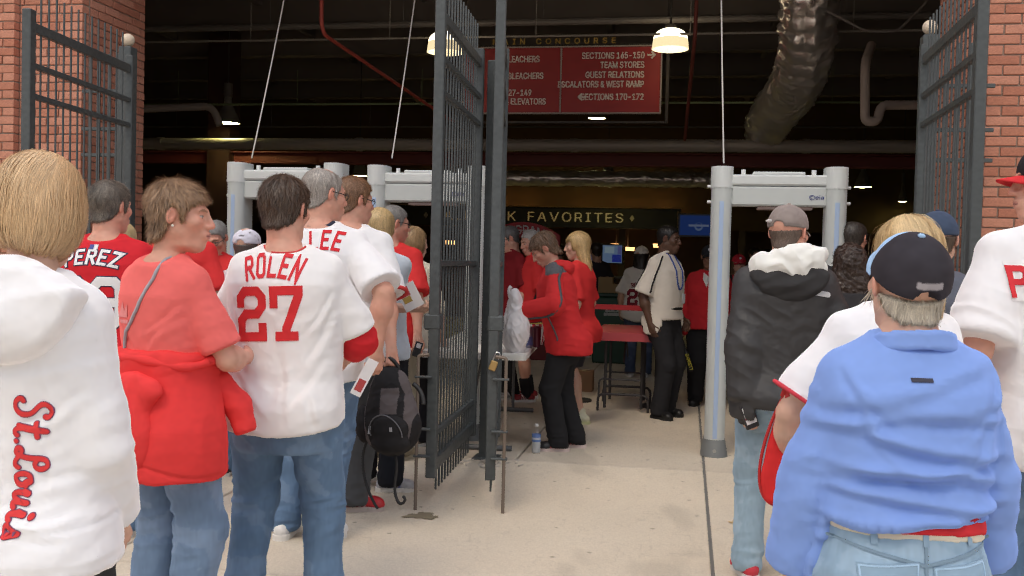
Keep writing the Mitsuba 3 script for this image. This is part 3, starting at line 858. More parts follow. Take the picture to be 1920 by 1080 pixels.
def word(text, h, w, gap=0.3, arc=0.0, wx=1.0):
    """A word in block letters centred on the origin; arc is the radius of its baseline, in metres."""
    adv = [((.62 if c in '279' else .55) * h + gap * h) * wx for c in text]
    gap *= wx
    x, out = -(sum(adv) - gap * h) / 2, []
    for c, a in zip(text, adv):
        if c != ' ':
            g = stroke(c, h, w)
            mid = x + (a - gap * h) / 2
            g = affinity.translate(affinity.scale(g, wx, 1, origin=(0, 0)), -(a - gap * h) / 2, 0)
            if arc:
                t = mid / arc
                g = affinity.rotate(g, -math.degrees(t), origin=(0, 0))
                g = affinity.translate(g, arc * math.sin(t), arc * (math.cos(t) - 1))
            else:
                g = affinity.translate(g, mid, 0)
            out.append((c, g))
        x += a
    return out
def plate(g, t):
    return cat([trimesh.creation.extrude_polygon(p, t, engine='earcut') for p in (g.geoms if hasattr(g, 'geoms') else [g]) if p.area > 1e-7])

# ---------------------------------------------------------------- materials of the place
def speckled(name, base, a=0.25, s=90.0, blot=0.0, rough=0.85, spec=0.3, spots=0.0):
    def fn(p, n, uv):
        k = 1 + a * (2 * mikit.fbm(p.x * s, p.y * s, p.z * s, 3) - 1)
        if blot:
            k = k * (1 + blot * (2 * mikit.fbm(p.x * 1.3 + 3, p.y * 1.3, p.z * 1.3, 4) - 1))
        c = mi.Color3f(*base) * k
        if spots:
            f1, f2, r = mikit.voronoi(p.x * 2.6, p.y * 2.6)
            m = mikit.smoothstep(0.055, 0.03, f1 + 0.03 * mikit.noise(p.x * 40, p.y * 40)) * dr.select(r > 0.45, 1.0, 0.0)
            c = c * (1 - spots * m)
            st = mikit.smoothstep(0.6, 0.72, mikit.fbm(p.x * 2.1 + 40, p.y * 0.9 + 7, 0, 4))
            c = c * (1 - 0.13 * st)
            cr = mikit.fbm(p.x * 5 + 11, p.y * 5 + 3, 0, 4)
            c = c * (1 - 0.10 * mikit.smoothstep(0.012, 0.0, dr.abs(cr - 0.5)))
        return c
    scene[name] = {'type': 'twosided', 'bsdf': {'type': 'principled', 'base_color': mikit.proc(fn), 'roughness': rough, 'specular': spec}}
    return name
speckled('concrete_outside', (0.545, 0.478, 0.38), 0.12, 160, 0.10, 0.85, 0.25, 0.42)
speckled('concrete_inside', (0.525, 0.462, 0.372), 0.10, 140, 0.12, 0.62, 0.35, 0.35)
for i, b in enumerate(((.46, .205, .14), (.42, .18, .12), (.49, .23, .16), (.40, .165, .11))):
    speckled(f'brick_{i}', b, 0.22, 110, 0.08, 0.9, 0.2)
speckled('gate_paint', (0.062, 0.071, 0.073), 0.25, 45, 0.22, 0.42, 0.5)
MORTAR = mat((0.28, 0.21, 0.17), 0.95)
DARK = mat((0.15, 0.13, 0.115), 0.8)

# ---------------------------------------------------------------- ground
put('ground', trimesh.creation.box(bounds=[[-400, -400, -0.4], [400, 400, -0.05]]), mat((0.12, 0.11, 0.1), 0.9))
structure('ground')
UB = [-8.45, -7.05, -5.65, -4.25, -2.75, -1.25, 1.5, 2.95, 4.4, 5.8, 7.2, 8.6]
def slab(u0, u1, n0, n1, m, g=0.006):
    k = put('ground__slab', block(u0 + g, u1 - (0.012 if abs(u1 - 1.5) < .01 else g), n0 + g, n1 - g, -0.12, 0.0, 0.006), m, m=BM)
for u0, u1 in zip(UB, UB[1:]):
    for n0, n1 in zip((-8.1, -5.4, -2.63), (-5.4, -2.63, 0.1)):
        slab(u0, u1, n0, n1, 'concrete_outside')
put('ground__joint_filler', block(1.47, 1.53, -8, 18, -.1, -.006, .001), mat((.13, .125, .115), .9), m=BM)
UI = [-8.45, -7.05, -5.65, -4.25, -2.75, -1.25, 0.2, 1.5, 2.95, 4.4, 5.8, 7.2, 8.6]
for u0, u1 in zip(UI, UI[1:]):
    for n0, n1 in zip((0.1, 4.2, 8.6, 13.0), (4.2, 8.6, 13.0, 18.5)):
        slab(u0, u1, n0, n1, 'concrete_inside')
for b in ((-60, -8.46, -60, 60), (8.61, 60, -60, 60), (-8.45, 8.6, -60, -8.11), (-8.45, 8.6, 18.51, 60)):
    put('ground__paving', trimesh.creation.box(bounds=[[b[0], b[2], -0.1], [b[1], b[3], 0]]), 'concrete_outside', m=BM)

# ---------------------------------------------------------------- brick piers and the facade over the gateway
CH, BL, BW = 0.0677, 0.2032, 0.0955
def brick_meshes(l, d, hgt=CH - 0.0095):
    out = []
    for k in range(4):
        r = np.random.default_rng(k)
        b = block(-l / 2 + .0048, l / 2 - .0048, 0, d, -hgt / 2, hgt / 2, 0.003)
        b.vertices += r.normal(0, 0.0008, b.vertices.shape)
        out.append(b)
    return out
_brick = {}
def brick_shape(l, d, v, m):
    k = (round(l, 3), round(d, 3), v)
    if k not in _brick:
        _brick[k] = mikit.ply(brick_meshes(l, d)[v], 'brick_0')
    return {**_brick[k], 'bsdf': {'type': 'ref', 'id': f'brick_{m}'}}
def pier(sign, label, z_show):
    """A pier beside the gateway: a stepped brick face and the brick jamb that runs into the concourse."""
    root = thing('brick_pier', label, 'brick pier')
    u0, u1, u2 = (3.37, 3.92, 5.37) if sign < 0 else (3.17, 3.72, 5.17)
    nf, nb_ = 0.40, 1.30
    core = [block(u0 + .012, u1 + .1, nf + .012, nb_, 0, 4.2, .002), block(u1 + .012, u2, nf - .048, nb_, 0, 4.2, .002)]
    for c in core:
        c.vertices[:, 0] *= sign
        c.invert() if sign < 0 else None
    put(f'{root}__mortar', cat(core), MORTAR, m=BM)
    r = np.random.default_rng(11 if sign < 0 else 12)
    spots = []
    def run(a, b, odd):
        """Bond of one course between a and b."""
        x, out = a, []
        first = BW + .01 if odd else BL
        l = first
        while x < b - .03:
            l2 = min(l, b - x)
            out.append((x + l2 / 2, l2))
            x += l2
            l = BL
        return out
    for c in range(int(4.2 / CH)):
        z = (c + .5) * CH
        for x, l in run(u0, u1, c % 2):
            spots.append((z, 'f', sign * x, nf, l))
        for x, l in run(u1, u1 + 1.45, (c + 1) % 2):
            spots.append((z, 'f', sign * x, nf - .06, l))
        for x, l in run(nf + BW + .008, nb_, (c + 1) % 2):
            spots.append((z, 's', sign * u0, x, l))
    spots.sort(key=lambda s: (0 if z_show[0] <= s[0] <= z_show[1] and abs(s[2]) < z_show[2] else 1))
    rest = []
    for i, (z, kind, u, n, l) in enumerate(spots):
        v, m = int(r.integers(4)), int(r.choice([0, 0, 1, 2, 2, 3]))
        M = np.eye(4)
        dz = r.normal(0, .0012)
        jut = r.normal(0, .0012)
        if kind == 'f':
            M[:3, 3] = [u, n + jut, z + dz]
        else:
            a = math.pi / 2 if sign > 0 else -math.pi / 2
            M[:3, :3] = rotz(-a)
            M[:3, 3] = [u + sign * jut, n, z + dz]
        l = round(l, 3)
        if i < 300:
            key = numbered(f'{root}__brick')
            scene[key] = {**brick_shape(l, 0.09, v, m), 'to_world': T(BM @ M)}
        else:
            rest.append(place(brick_meshes(l, 0.09)[v], M))
    put(f'{root}__brickwork', cat(rest), 'brick_0', m=BM, kind='stuff')
pier(-1, 'red brick pier behind the open gate leaf at the left of the entrance', (2.05, 3.7, 4.4))
pier(1, 'red brick pier behind the open gate leaf at the right of the entrance', (1.3, 3.4, 4.0))
fac = thing('stadium_facade', 'brick facade wall carried over the gateway on two piers', 'wall')
put(f'{fac}__lintel', block(-5.3, 5.3, .42, 1.3, 4.2, 9), 'brick_1', m=BM)
put(f'{fac}__wall', block(-16, -5.3, .42, 1.3, 0, 9), 'brick_1', m=BM)
put(f'{fac}__wall', block(5.3, 16, .42, 1.3, 0, 9), 'brick_1', m=BM)

# ---------------------------------------------------------------- concourse
con = thing('concourse_hall', 'dark concourse hall with black painted ceiling behind the gates', 'hall')
put(f'{con}__ceiling', block(-16, 16, 1.3, 24, 5.4, 5.8), DARK, m=BM)
put(f'{con}__side_wall', block(-16.3, -16, 1.3, 24, 0, 5.8), DARK, m=BM)
put(f'{con}__side_wall', block(16, 16.3, 1.3, 24, 0, 5.8), DARK, m=BM)
put(f'{con}__back_wall', block(-16, 16, 19.6, 20, 0, 5.4), mat((0.13, 0.095, 0.07), 0.9), m=BM)
put(f'{con}__back_wall', block(-16, 16, 17.2, 17.4, 2.2, 5.4), mat((0.11, 0.068, 0.036), 0.85), m=BM)
for n in (3.2, 5.4, 7.6, 9.8, 12.0, 14.2):
    b = cat([block(-16, 16, n - .1, n + .1, 4.86, 4.885), block(-16, 16, n - .008, n + .008, 4.885, 5.33), block(-16, 16, n - .1, n + .1, 5.33, 5.36)])
    put(f'{con}__beam', b, mat((0.19, 0.16, 0.14), 0.6), m=BM)
for u in np.arange(-13, 14, 2.6):
    put(f'{con}__joist', block(u - .05, u + .05, 1.3, 17.2, 5.18, 5.398), mat((0.15, 0.13, 0.12), 0.7), m=BM)
put(f'{con}__girder', cat([block(-16, 16, 9.0, 9.2, 2.92, 2.945), block(-16, 16, 9.09, 9.11, 2.945, 3.1), block(-16, 16, 9.0, 9.2, 3.1, 3.125)]), mat((0.2, 0.045, 0.038), 0.6), m=BM, label='dark red steel girder under the long pipe')
for u in (-6.5, 6.5):
    put(f'{con}__column', block(u - .2, u + .2, 8.9, 9.3, 0, 5.18), mat((0.05, 0.02, 0.017), 0.6), m=BM)
for i, (u0, u1, a) in enumerate(((-14, -6, 8.4), (-6, 2, 8.4), (2, 14, 8.4))):
    pass
k = put('overhead_pipe', cat([tube([W(-15.5, 8.3, 3.16), W(15.5, 8.3, 3.16)], 0.095, 20)] + [tube([W(u - .05, 8.3, 3.16), W(u + .05, 8.3, 3.16)], 0.108, 20) for u in np.arange(-14, 15, 3.4)]), mat((0.38, 0.33, 0.28), 0.35, spec=0.6), smooth=30)
tag(k, 'long pale horizontal pipe across the concourse above the detectors', 'pipe')
for i, (n, z, r, lab) in enumerate(((6.2, 4.52, .045, 'thick grey conduit high across the top of the dark ceiling'), (5.6, 4.2, .014, 'thin pale conduit running just below the thick grey conduit'), (10.6, 3.75, .018, 'thin dark conduit across the ceiling behind the hanging sign'), (7.2, 3.62, .016, 'thin green conduit running over the left bell lamp'))):
    k = put('conduit', cat([tube([W(-15, n, z), W(15, n, z)], r, 10)] + [tube([W(u, n, z - r * 1.6), W(u, n, z + .5)], .006, 5) for u in np.arange(-12, 13, 1.9)]), mat(((.2, .18, .165), (.34, .31, .27), (.14, .12, .10), (.18, .22, .11))[i], 0.5), smooth=30)
    tag(k, lab, 'conduit')
def pipe_thing(name, label, path, r, rgb, corner=0.12, sides=10, flanges=(), catg='pipe', **kw):
    p = bend(path, corner) if corner else np.asarray(path)
    k = put(name, cat([tube(p, r, sides)] + [tube([a, b], r * 1.2, sides) for a, b in flanges]), mat(rgb, **kw), smooth=30)
    tag(k, label, catg)
pipe_thing('sprinkler_pipe', 'thin red sprinkler pipe that drops and slants back left of the gate', [at(603, -60, 9.0), at(603, 62, 9.0), at(815, 205, 11.5), at(850, 228, 12.0)], 0.018, (0.28, 0.04, 0.025))
pipe_thing('sprinkler_pipe', 'thin red sprinkler pipe slanting down beside the right lamp', [at(1309, -60, 10), at(1303, 70, 10), at(1284, 262, 12.5)], 0.02, (0.16, 0.035, 0.025))
pipe_thing('drain_pipe', 'pale drain pipe with a U bend at the upper right', [at(1634, 85, 11.4), at(1622, 120, 11), at(1622, 228, 11), at(1645, 228, 11), at(1652, 197, 11.05), at(1730, 197, 11.2)], 0.052, (0.5, 0.4, 0.34), 0.13, 16)
pipe_thing('drain_pipe', 'pale drain pipe with an elbow beside the left bell lamp', [at(250, 205, 12), at(398, 199, 12), at(412, 235, 12)], 0.045, (0.24, 0.2, 0.165), 0.12, 14)
pipe_thing('conduit', 'grey conduit dipping between two bends beside the foil duct', [at(1550, 20, 10), at(1625, 59, 10), at(1682, 59, 10), at(1735, 8, 10), at(1760, -40, 10)], 0.013, (0.2, 0.17, 0.15), 0.08, 8, catg='conduit')

# foil-wrapped ducts
def foil(path, r, n=240, sides=40, seed=0, step_=0.19):
    p = curve(path, n)
    t = tube(p, r, sides, False)
    v = np.array(t.vertices)[:n * sides].reshape(n, sides, 3)
    s = np.r_[0, np.cumsum(np.linalg.norm(np.diff(p, axis=0), axis=1))]
    ang = np.arange(sides) / sides * 2 * np.pi
    q = np.stack(np.broadcast_arrays(s[:, None] * 3.2, np.cos(ang)[None] * 1.3, np.sin(ang)[None] * 1.3), -1)
    d = 0.05 * (np.abs(2 * meshkit.noise(q * 2.3, seed) - 1)) + 0.035 * np.abs(2 * meshkit.noise(q * [1.5, 4, 4] + 7, seed) - 1)
    ph = (s / step_) % 1
    d = d + 0.034 * np.abs(2 * meshkit.noise(q * [4.5, 5, 5] + 3, seed + 2) - 1)
    d = d * 0.9 + (0.026 * np.sqrt(np.sin(np.pi * ph)))[:, None] - 0.03
    out = (v - p[:, None]) / r
    v = v + out * (d * r / 0.29)[..., None]
    return trimesh.Trimesh(v.reshape(-1, 3), t.faces[:len(t.faces)], process=False)
def foil_fix(t):
    f = np.asarray(t.faces)
    return trimesh.Trimesh(t.vertices, f[(f < len(t.vertices)).all(1)], process=False)
FOIL = mat((0.9, 0.85, 0.83), 0.27, 0.8)
k = put('duct', foil_fix(foil([at(1517, -90, 10.6), at(1516, 20, 10.9), at(1506, 120, 11.6), at(1470, 190, 12.9), at(1436, 246, 14.8)], 0.285)), FOIL, smooth=True)
tag(k, 'crumpled silver foil duct bending down from the ceiling', 'duct')
k = put('duct', foil_fix(foil([at(700, 336, 18.4), at(960, 334, 18.2), at(1150, 335, 18.0), at(1345, 338, 17.8)], 0.13, 260, 28, 4, 0.3)), FOIL, smooth=True)
tag(k, 'long silver foil duct lying level above the food counter sign', 'duct')

# ---------------------------------------------------------------- lamps
def glow(name, rgb, base=(.8, .75, .65)):
    return {'emitter': {'type': 'area', 'radiance': {'type': 'rgb', 'value': [float(x) for x in rgb]}}, 'bsdf': {'type': 'diffuse', 'reflectance': {'type': 'rgb', 'value': list(base)}}}
def put_glow(key, mesh, rgb, smooth=30, label=None):
    key = numbered(key)
    mesh = trimesh.Trimesh(mesh.vertices, mesh.faces, process=True)
    if mesh.volume < 0:
        mesh.invert()
    scene[key] = {**mikit.ply(mesh, None, smooth=smooth), **glow(key, rgb)}
    if label:
        labels[key] = {'label': label}
    return key
def dome_lamp(label, px, py, z):
    c = at(px, py, z)
    q = z / 9.0
    root = thing('dome_lamp', label, 'lamp', 'lit glass dome lamps over the entrance')
    th = np.linspace(0.12, 1.0, 14) * np.pi / 2
    def turned(rz, n):
        m = lathe(np.array(rz) * q, n)
        m.apply_translation(c + [0, 0, -.07 * q])
        return m
    put_glow(f'{root}__globe', turned([(0, .192)] + [(.155 * math.sin(t) ** .8, .09 + .10 * math.cos(t)) for t in th] + [(0, .088)], 40), (.60, .50, .33))
    sk = lathe(np.array([(.156, .088), (.164, .02), (.168, 0.0), (.162, 0.0), (.158, .02), (.150, .086), (.156, .088)]) * q, 48)
    v = sk.vertices
    a = np.arctan2(v[:, 1], v[:, 0])
    v[:, :2] *= (1 + .012 * np.cos(24 * a))[:, None]
    sk.apply_translation(c + [0, 0, -.07 * q])
    put_glow(f'{root}__skirt', sk, (.19, .15, .085))
    put(f'{root}__cap', turned([(0.0, .22), (.05, .22), (.055, .19), (.03, .186), (0, .186)], 24), mat((.05, .045, .04)), smooth=35)
    put(f'{root}__stem', tube([c + [0, 0, .14 * q], [c[0], c[1], 5.3]], .012, 8), mat((.05, .045, .04)), smooth=35)
dome_lamp('lit glass dome lamp half hidden behind the left centre gate leaf', 835, 84, 12.0)
dome_lamp('bright lit glass dome lamp at the right end of the hanging red sign', 1257, 78, 12.2)
def bell_lamp(label, px, py, z, r=0.2, rgb=(4.4, 4.1, 1.5), h=0.42):
    c = at(px, py, z)
    root = thing('bell_lamp', label, 'lamp', 'bell lamps of the concourse ceiling')
    m = lathe([(r * .28, h), (r * .34, h * .7), (r * .62, h * .45), (r * .9, h * .15), (r, 0), (r * .97, 0.0), (r * .86, h * .15), (r * .58, h * .43), (r * .3, h * .66)], 32)
    m.apply_translation(c)
    put(f'{root}__shade', m, mat((.2, .18, .16), .35, spec=.6), smooth=35)
    d = lathe([(0, -.014), (r * .5, -.012), (r * .93, .004), (r * .93, .012), (0, .012)], 32)
    d.apply_translation(c)
    put_glow(f'{root}__lens', d, rgb)
    put(f'{root}__housing', tube([c + [0, 0, h], c + [0, 0, h + .22]], r * .36, 14), mat((.14, .12, .11), .5), smooth=35)
    put(f'{root}__stem', tube([c + [0, 0, h + .2], [c[0], c[1], 5.3]], .012, 6), mat((.06, .05, .045)), smooth=35)
bell_lamp('bell lamp with a green white lens at the upper left of the hall', 427, 231, 16, .2)
bell_lamp('bell lamp whose lens shows just below the hanging red sign', 1119, 222, 21.5, .2)
bell_lamp('bell lamp in front of the level foil duct above the counter sign', 1140, 333, 21, .17)
bell_lamp('bell lamp between the right detector and the right gate leaf', 1618, 351, 19, .17)
bell_lamp('small far bell lamp against the edge of the right gate leaf', 1692, 378, 22, .1)
bell_lamp('bell lamp just left of the second walk-through detector', 674, 330, 19, .16)

# ---------------------------------------------------------------- signs
def text(s, h, wx=1.0, t=0.004, bold=True, ls=0.0, parts=False):
    """Lettering in the xy plane, origin at its left foot; returns (mesh, width)."""
    x, ms = 0.0, []
    if ls == 0:
        m = meshkit.text_mesh(s, h, t, bold)
        m.vertices[:, 0] = (m.vertices[:, 0] - m.vertices[:, 0].min()) * wx
        return m, m.vertices[:, 0].max()
    for ch in s:
        if ch == ' ':
            x += h * .45 * wx + ls
            continue
        m = meshkit.text_mesh(ch, h, t, bold)
        m.vertices[:, 0] = (m.vertices[:, 0] - m.vertices[:, 0].min()) * wx + x
        x = m.vertices[:, 0].max() + ls
        ms.append(m)
    return (ms if parts else cat(ms)), x - ls
def board(c, right=BU):
    """Frame for a flat thing that faces the street: x to the right, y up, z towards the street."""
    M = np.eye(4)
    M[:3, 0], M[:3, 1], M[:3, 2], M[:3, 3] = right, [0, 0, 1], np.cross(right, [0, 0, 1]), c
    return M
sg = thing('hanging_sign', 'hanging red direction sign with white lettering and gold heading', 'sign')
SM = board(at(1051, 150, 13.0))
SU = 13.0 / F_PX
Xs = lambda px: (px - 1051) * SU
put(f'{sg}__panel', block(Xs(867), Xs(1236), -.425, .425, -.03, 0), mat((.42, .038, .04), .5), m=SM)
fr = [block(Xs(864), Xs(1239), .425, .445, -.04, .012), block(Xs(864), Xs(1239), -.445, -.425, -.04, .012), block(Xs(864), Xs(867), -.425, .425, -.04, .012), block(Xs(1236), Xs(1239), -.425, .425, -.04, .012), block(Xs(1050), Xs(1053), -.425, .425, .0, .012)]
put(f'{sg}__frame', cat(fr), mat((.45, .38, .36), .5), m=SM)
put(f'{sg}__bracket', cat([block(Xs(864), Xs(1252), .445, .475, -.1, -.045, .002), block(Xs(1246), Xs(1252), -.56, 1.6, -.1, -.05, .002), block(Xs(858), Xs(864), -.56, 1.6, -.1, -.05, .002), block(Xs(864), Xs(1246), -.56, -.53, -.1, -.05, .002)]), mat((.06, .05, .045), .6), m=SM)
WHITE = mat((.8, .74, .7), .6)
def line(root, s, h, y, x0=None, x1=None, wx=.74, m=WHITE, M=SM, name='lettering', z=.002, **kw):
    t, w = text(s, h, wx, **kw)
    t2 = t.copy()
    t2.apply_translation([.0028, .0, .0004])
    t = cat([t, t2])
    t.apply_translation([x0 if x0 is not None else x1 - w, y, z - .0035])
    put(f'{root}__{name}', t, m, m=M)
    return w
py_ = lambda y: (150 - y) * SU
H1 = 11.5 * SU
for s_, yb, xr in (('SECTIONS 165-150', 111, 1206), ('TEAM STORES', 128.5, 1206), ('GUEST RELATIONS', 146.5, 1206), ('ESCALATORS & WEST RAMP', 164, 1206), ('SECTIONS 170-172', 187.5, 1206)):
    line(sg, s_, H1, py_(yb), x1=Xs(xr))
for s_, yb, xr in (('BLEACHERS', 116, 1010), ('D BLEACHERS', 147.5, 1018), ('27-149', 179, 996), ('P & ELEVATORS', 195.5, 1024)):
    line(sg, s_, H1, py_(yb), x1=Xs(xr))
def arrow(d):
    p = shapely.union_all([LineString([(-.05, 0), (.05, 0)]).buffer(.011, cap_style=2), LineString([(.005, .045), (.05, 0), (.005, -.045)]).buffer(.012, cap_style=2, join_style=2)])
    m = plate(p, .004)
    m.vertices[:, 0] *= d
    if d < 0:
        m.invert()
    return m
for d, px, y in ((1, 1218, 105), (-1, 1093, 182)):
    m = arrow(d)
    m.apply_translation([Xs(px), py_(y), .002])
    put(f'{sg}__arrow', m, WHITE, m=SM)
ms, w_ = text('MAIN CONCOURSE', 10 * SU, 1.1, .012, True, 8.2 * SU, True)
for m in ms:
    m.apply_translation([Xs(1152) - w_, .478, -.02])
    put(f'{sg}__heading_letter', m, mat((.62, .40, .10), .4, .2), m=SM)

fs = thing('food_counter_sign', 'dark header sign with gold letters given an added glow over the food counter', 'sign')
FM = board(at(980, 405, 23.4))
FU = 23.4 / F_PX
put(f'{fs}__panel', block(-260 * FU, 292 * FU, -20 * FU, 17 * FU, -.12, 0), mat((.022, .018, .016), .5), m=FM)
put(f'{fs}__trim', cat([block(-262 * FU, 294 * FU, 17 * FU, 19 * FU, -.13, .03), block(286 * FU, 288.5 * FU, -17 * FU, 14 * FU, 0, .02, .002)]), mat((.2, .12, .05), .5), m=FM)
GOLD = mat((.52, .27, .07), .4, .2)
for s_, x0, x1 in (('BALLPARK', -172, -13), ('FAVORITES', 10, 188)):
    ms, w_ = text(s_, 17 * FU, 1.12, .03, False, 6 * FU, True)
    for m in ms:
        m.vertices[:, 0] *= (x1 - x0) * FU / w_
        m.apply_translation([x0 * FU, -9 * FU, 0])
        put_glow(f'{fs}__letter', place(m, FM), (.013, .0068, .002), smooth=False)  # faint emission put into the letters, standing in for warm light on them
for x in (204, -187):
    m = plate(Polygon([(0, 6), (4.5, 0), (0, -6), (-4.5, 0)]), .8)
    m.apply_scale(FU)
    m.apply_translation([x * FU, -1 * FU, .002])
    put(f'{fs}__diamond', m, mat((.5, .4, .3), .5), m=FM)
for x, nth in ((-170, 'over the hidden left end'), (-60, 'behind the centre gate'), (3, 'over the gap between the words'), (110, 'over the middle of the second word'), (190, 'over the right diamond'), (262, 'at the right end')):
    root = thing('uplight', f'small warm uplight on the food counter sign, {nth}', 'lamp', 'uplights along the top of the counter sign')
    put(f'{root}__housing', block((x - 4) * FU, (x + 4) * FU, 6 * FU, 9 * FU, -.4, -.32), mat((.1, .08, .06)), m=FM)
    g = numbered(f'{root}__bulb')
    scene[g] = {**mikit.ply(place(block(-.045, .045, 0, .03, -.03, .03), FM @ np.array([[1, 0, 0, x * FU], [0, 1, 0, 9.2 * FU], [0, 0, 1, -.36], [0, 0, 0, 1.0]]))), **glow(g, (7, 3.6, 1.2))}

# food counter, screens and warm lamps behind it
fc = thing('food_counter', 'dark wooden food counter far inside the hall', 'counter')
put(f'{fc}__front', block(-7, 7, 16.6, 16.75, 0, 1.02), mat((.07, .04, .025), .6), m=BM)
put(f'{fc}__top', block(-7.05, 7.05, 16.5, 17.15, 1.02, 1.07), mat((.1, .09, .08), .3), m=BM)
for u in (-6, -3.2, -.2, 2.6, 5.6):
    put(f'{fc}__post', block(u - .08, u + .08, 17.0, 17.16, 1.07, 2.2), mat((.08, .05, .03), .6), m=BM)
SCR = .075
def screen(label, px0, px1, py0, py1, z, base, marks=(), group=None):
    root = thing('screen', label, 'screen', group)
    u = z / F_PX
    M = board(at((px0 + px1) / 2, (py0 + py1) / 2, z))
    w, h = (px1 - px0) / 2 * u, (py1 - py0) / 2 * u
    put(f'{root}__case', block(-w - .03, w + .03, -h - .03, h + .03, -.08, -.003), mat((.02, .02, .022), .4), m=M)
    k = numbered(f'{root}__display')
    scene[k] = {**mikit.ply(place(trimesh.creation.box(bounds=[[-w, -h, -.002], [w, h, 0]]), M)), **glow(k, np.array(base) * SCR, (.03, .03, .03))}
    for (x0, x1, y0, y1, c) in marks:
        k = numbered(f'{root}__picture')
        scene[k] = {**mikit.ply(place(trimesh.creation.box(bounds=[[x0 * w, y0 * h, .001], [x1 * w, y1 * h, .003]]), M)), **glow(k, np.array(c) * SCR, (.03, .03, .03))}
    return M, w, h
screen('blue and pink menu screen left of the red menu panel', 1089, 1111, 461, 493, 22.5, (.10, .13, .38), ((-.8, .8, -.9, -.2, (.3, .12, .16)), (-.2, .8, .1, .9, (.22, .24, .36))))
screen('red menu panel between two blue menu screens', 1114, 1127, 458, 492, 22.5, (.16, .012, .014), ((-.6, .7, .05, .2, (.32, .2, .2)),))
screen('pale blue menu screen right of the red menu panel', 1130, 1166, 460, 493, 22.5, (.13, .2, .33), ((-.8, .2, .1, .85, (.24, .32, .38)), (.0, .95, -.9, -.05, (.015, .03, .26)), (.55, .98, .0, .9, (.09, .10, .26))))
M, w, h = screen('blue television on the wall right of the counter sign', 1275, 1336, 404, 441, 15.5, (.012, .035, .15), ())
for nm, g, c in (('emblem', shapely.geometry.Point(0, 0).buffer(1).difference(shapely.geometry.Point(0, .25).buffer(.72)), (.10, .14, .24)), ('emblem', sbox(-2.4, .0, 2.4, .5), (.14, .17, .26))):
    k = numbered('screen_003__' + nm)
    m = plate(g, .002)
    m.vertices[:, :2] *= h * .42
    m.apply_translation([w * .15, -.02, .001])
    scene[k] = {**mikit.ply(place(m, M)), **glow(k, np.array(c) * SCR, (.03, .03, .03))}
for px, py, w_, lab in ((1155, 461, 20, 'leftmost of the orange drum lamps behind the food counter'), (1177, 467, 27, 'lowest and widest orange drum lamp behind the food counter'), (1234, 461, 20, 'orange drum lamp just left of the guard in the white polo'), (845, 455, 20, 'orange drum lamp seen between the bars of the centre gate')):
    root = thing('drum_lamp', lab, 'lamp', 'orange drum lamps of the food counter')
    z = 24.6
    c = at(px, py, z)
    m = lathe([(0, -.04), (w_ / 2 * z / F_PX * .9, -.045), (w_ / 2 * z / F_PX, .05), (0, .05)], 20)
    m.apply_translation(c)
    put_glow(f'{root}__shade', m, (.5, .24, .085))
    put(f'{root}__stem', tube([c + [0, 0, .05], [c[0], c[1], 3.6]], .01, 6), DARK)

# ---------------------------------------------------------------- gates
GB = 'gate_paint'
def bar(M, x0, x1, y0, y1, z0, z1, c=.003):
    return place(block(x0, x1, y0, y1, z0, z1, c), M)
def leaf(label, u, n, flip=1, swing=0.0, L=1.41):
    """A gate leaf open towards the street: x runs from the hinge to the free stile."""
    root = thing('gate_leaf', label, 'gate')
    d = -BN * math.cos(swing) + BU * math.sin(swing)
    M = np.eye(4)
    M[:3, 0], M[:3, 1], M[:3, 2], M[:3, 3] = d, np.cross([0, 0, 1], d), [0, 0, 1], W(u, n)
    P = lambda nm, m: put(f'{root}__{nm}', m, GB)
    P('stile', bar(M, .005, .065, -.029, .029, .175, 2.84, .005))
    P('stile', bar(M, L - .066, L, -.028, .028, .175, 2.84, .005))
    for z, t in ((2.74, .06), (2.51, .034), (2.325, .034), (1.37, .034), (.415, .034), (.235, .075)):
        P('rail', bar(M, .066, L - .067, -.018, .018, z - t / 2, z + t / 2))
    for i, x in enumerate(np.linspace(.07, L - .075, 15)[1:-1]):
        P('picket', bar(M, x - .0055, x + .0055, -.0055, .0055, .075, 2.985, .002))
    for z in (.4, 1.4, 2.5):
        P('hinge', place(tube([(-.02, 0, z), (-.02, 0, z + .12)], .016, 8), M))
    # lock plate and cane bolt at the free stile
    P('lock_box', bar(M, L - .10, L + .004, min(-.033, flip * .055), max(.033, flip * .055), 1.0, 1.09, .01))
    o = flip * .075
    rod = [(L + .02, o, 0.0), (L + .02, o, .82), (L + .02, o + .0, .86), (L + .02, o * .2, .865)]
    k = put(f'{root}__cane_bolt', place(tube(bend(rod, .03), .0095, 8), M), mat((.19, .15, .12), .55, .3), smooth=35)
    for z in (.30, .45, .74):
        P('bracket', bar(M, L - .01, L + .03, min(0, o * 1.25), max(0, o * 1.25), z - .006, z + .006))
    return root, M
LG, _ = leaf('dark steel gate leaf swung open in front of the left brick pier', -2.76, .1, -1, math.radians(6))
CL, CM = leaf('left of the two dark steel gate leaves open in the middle of the entrance', -.1, .03, -1, math.radians(2.8))
CR, CRM = leaf('right of the two dark steel gate leaves in the middle, seen edge on', .066, .05, 1, math.radians(9.6))
RG, _ = leaf('dark steel gate leaf swung open in front of the right brick pier', 2.80, .08, 1, math.radians(-1.0))
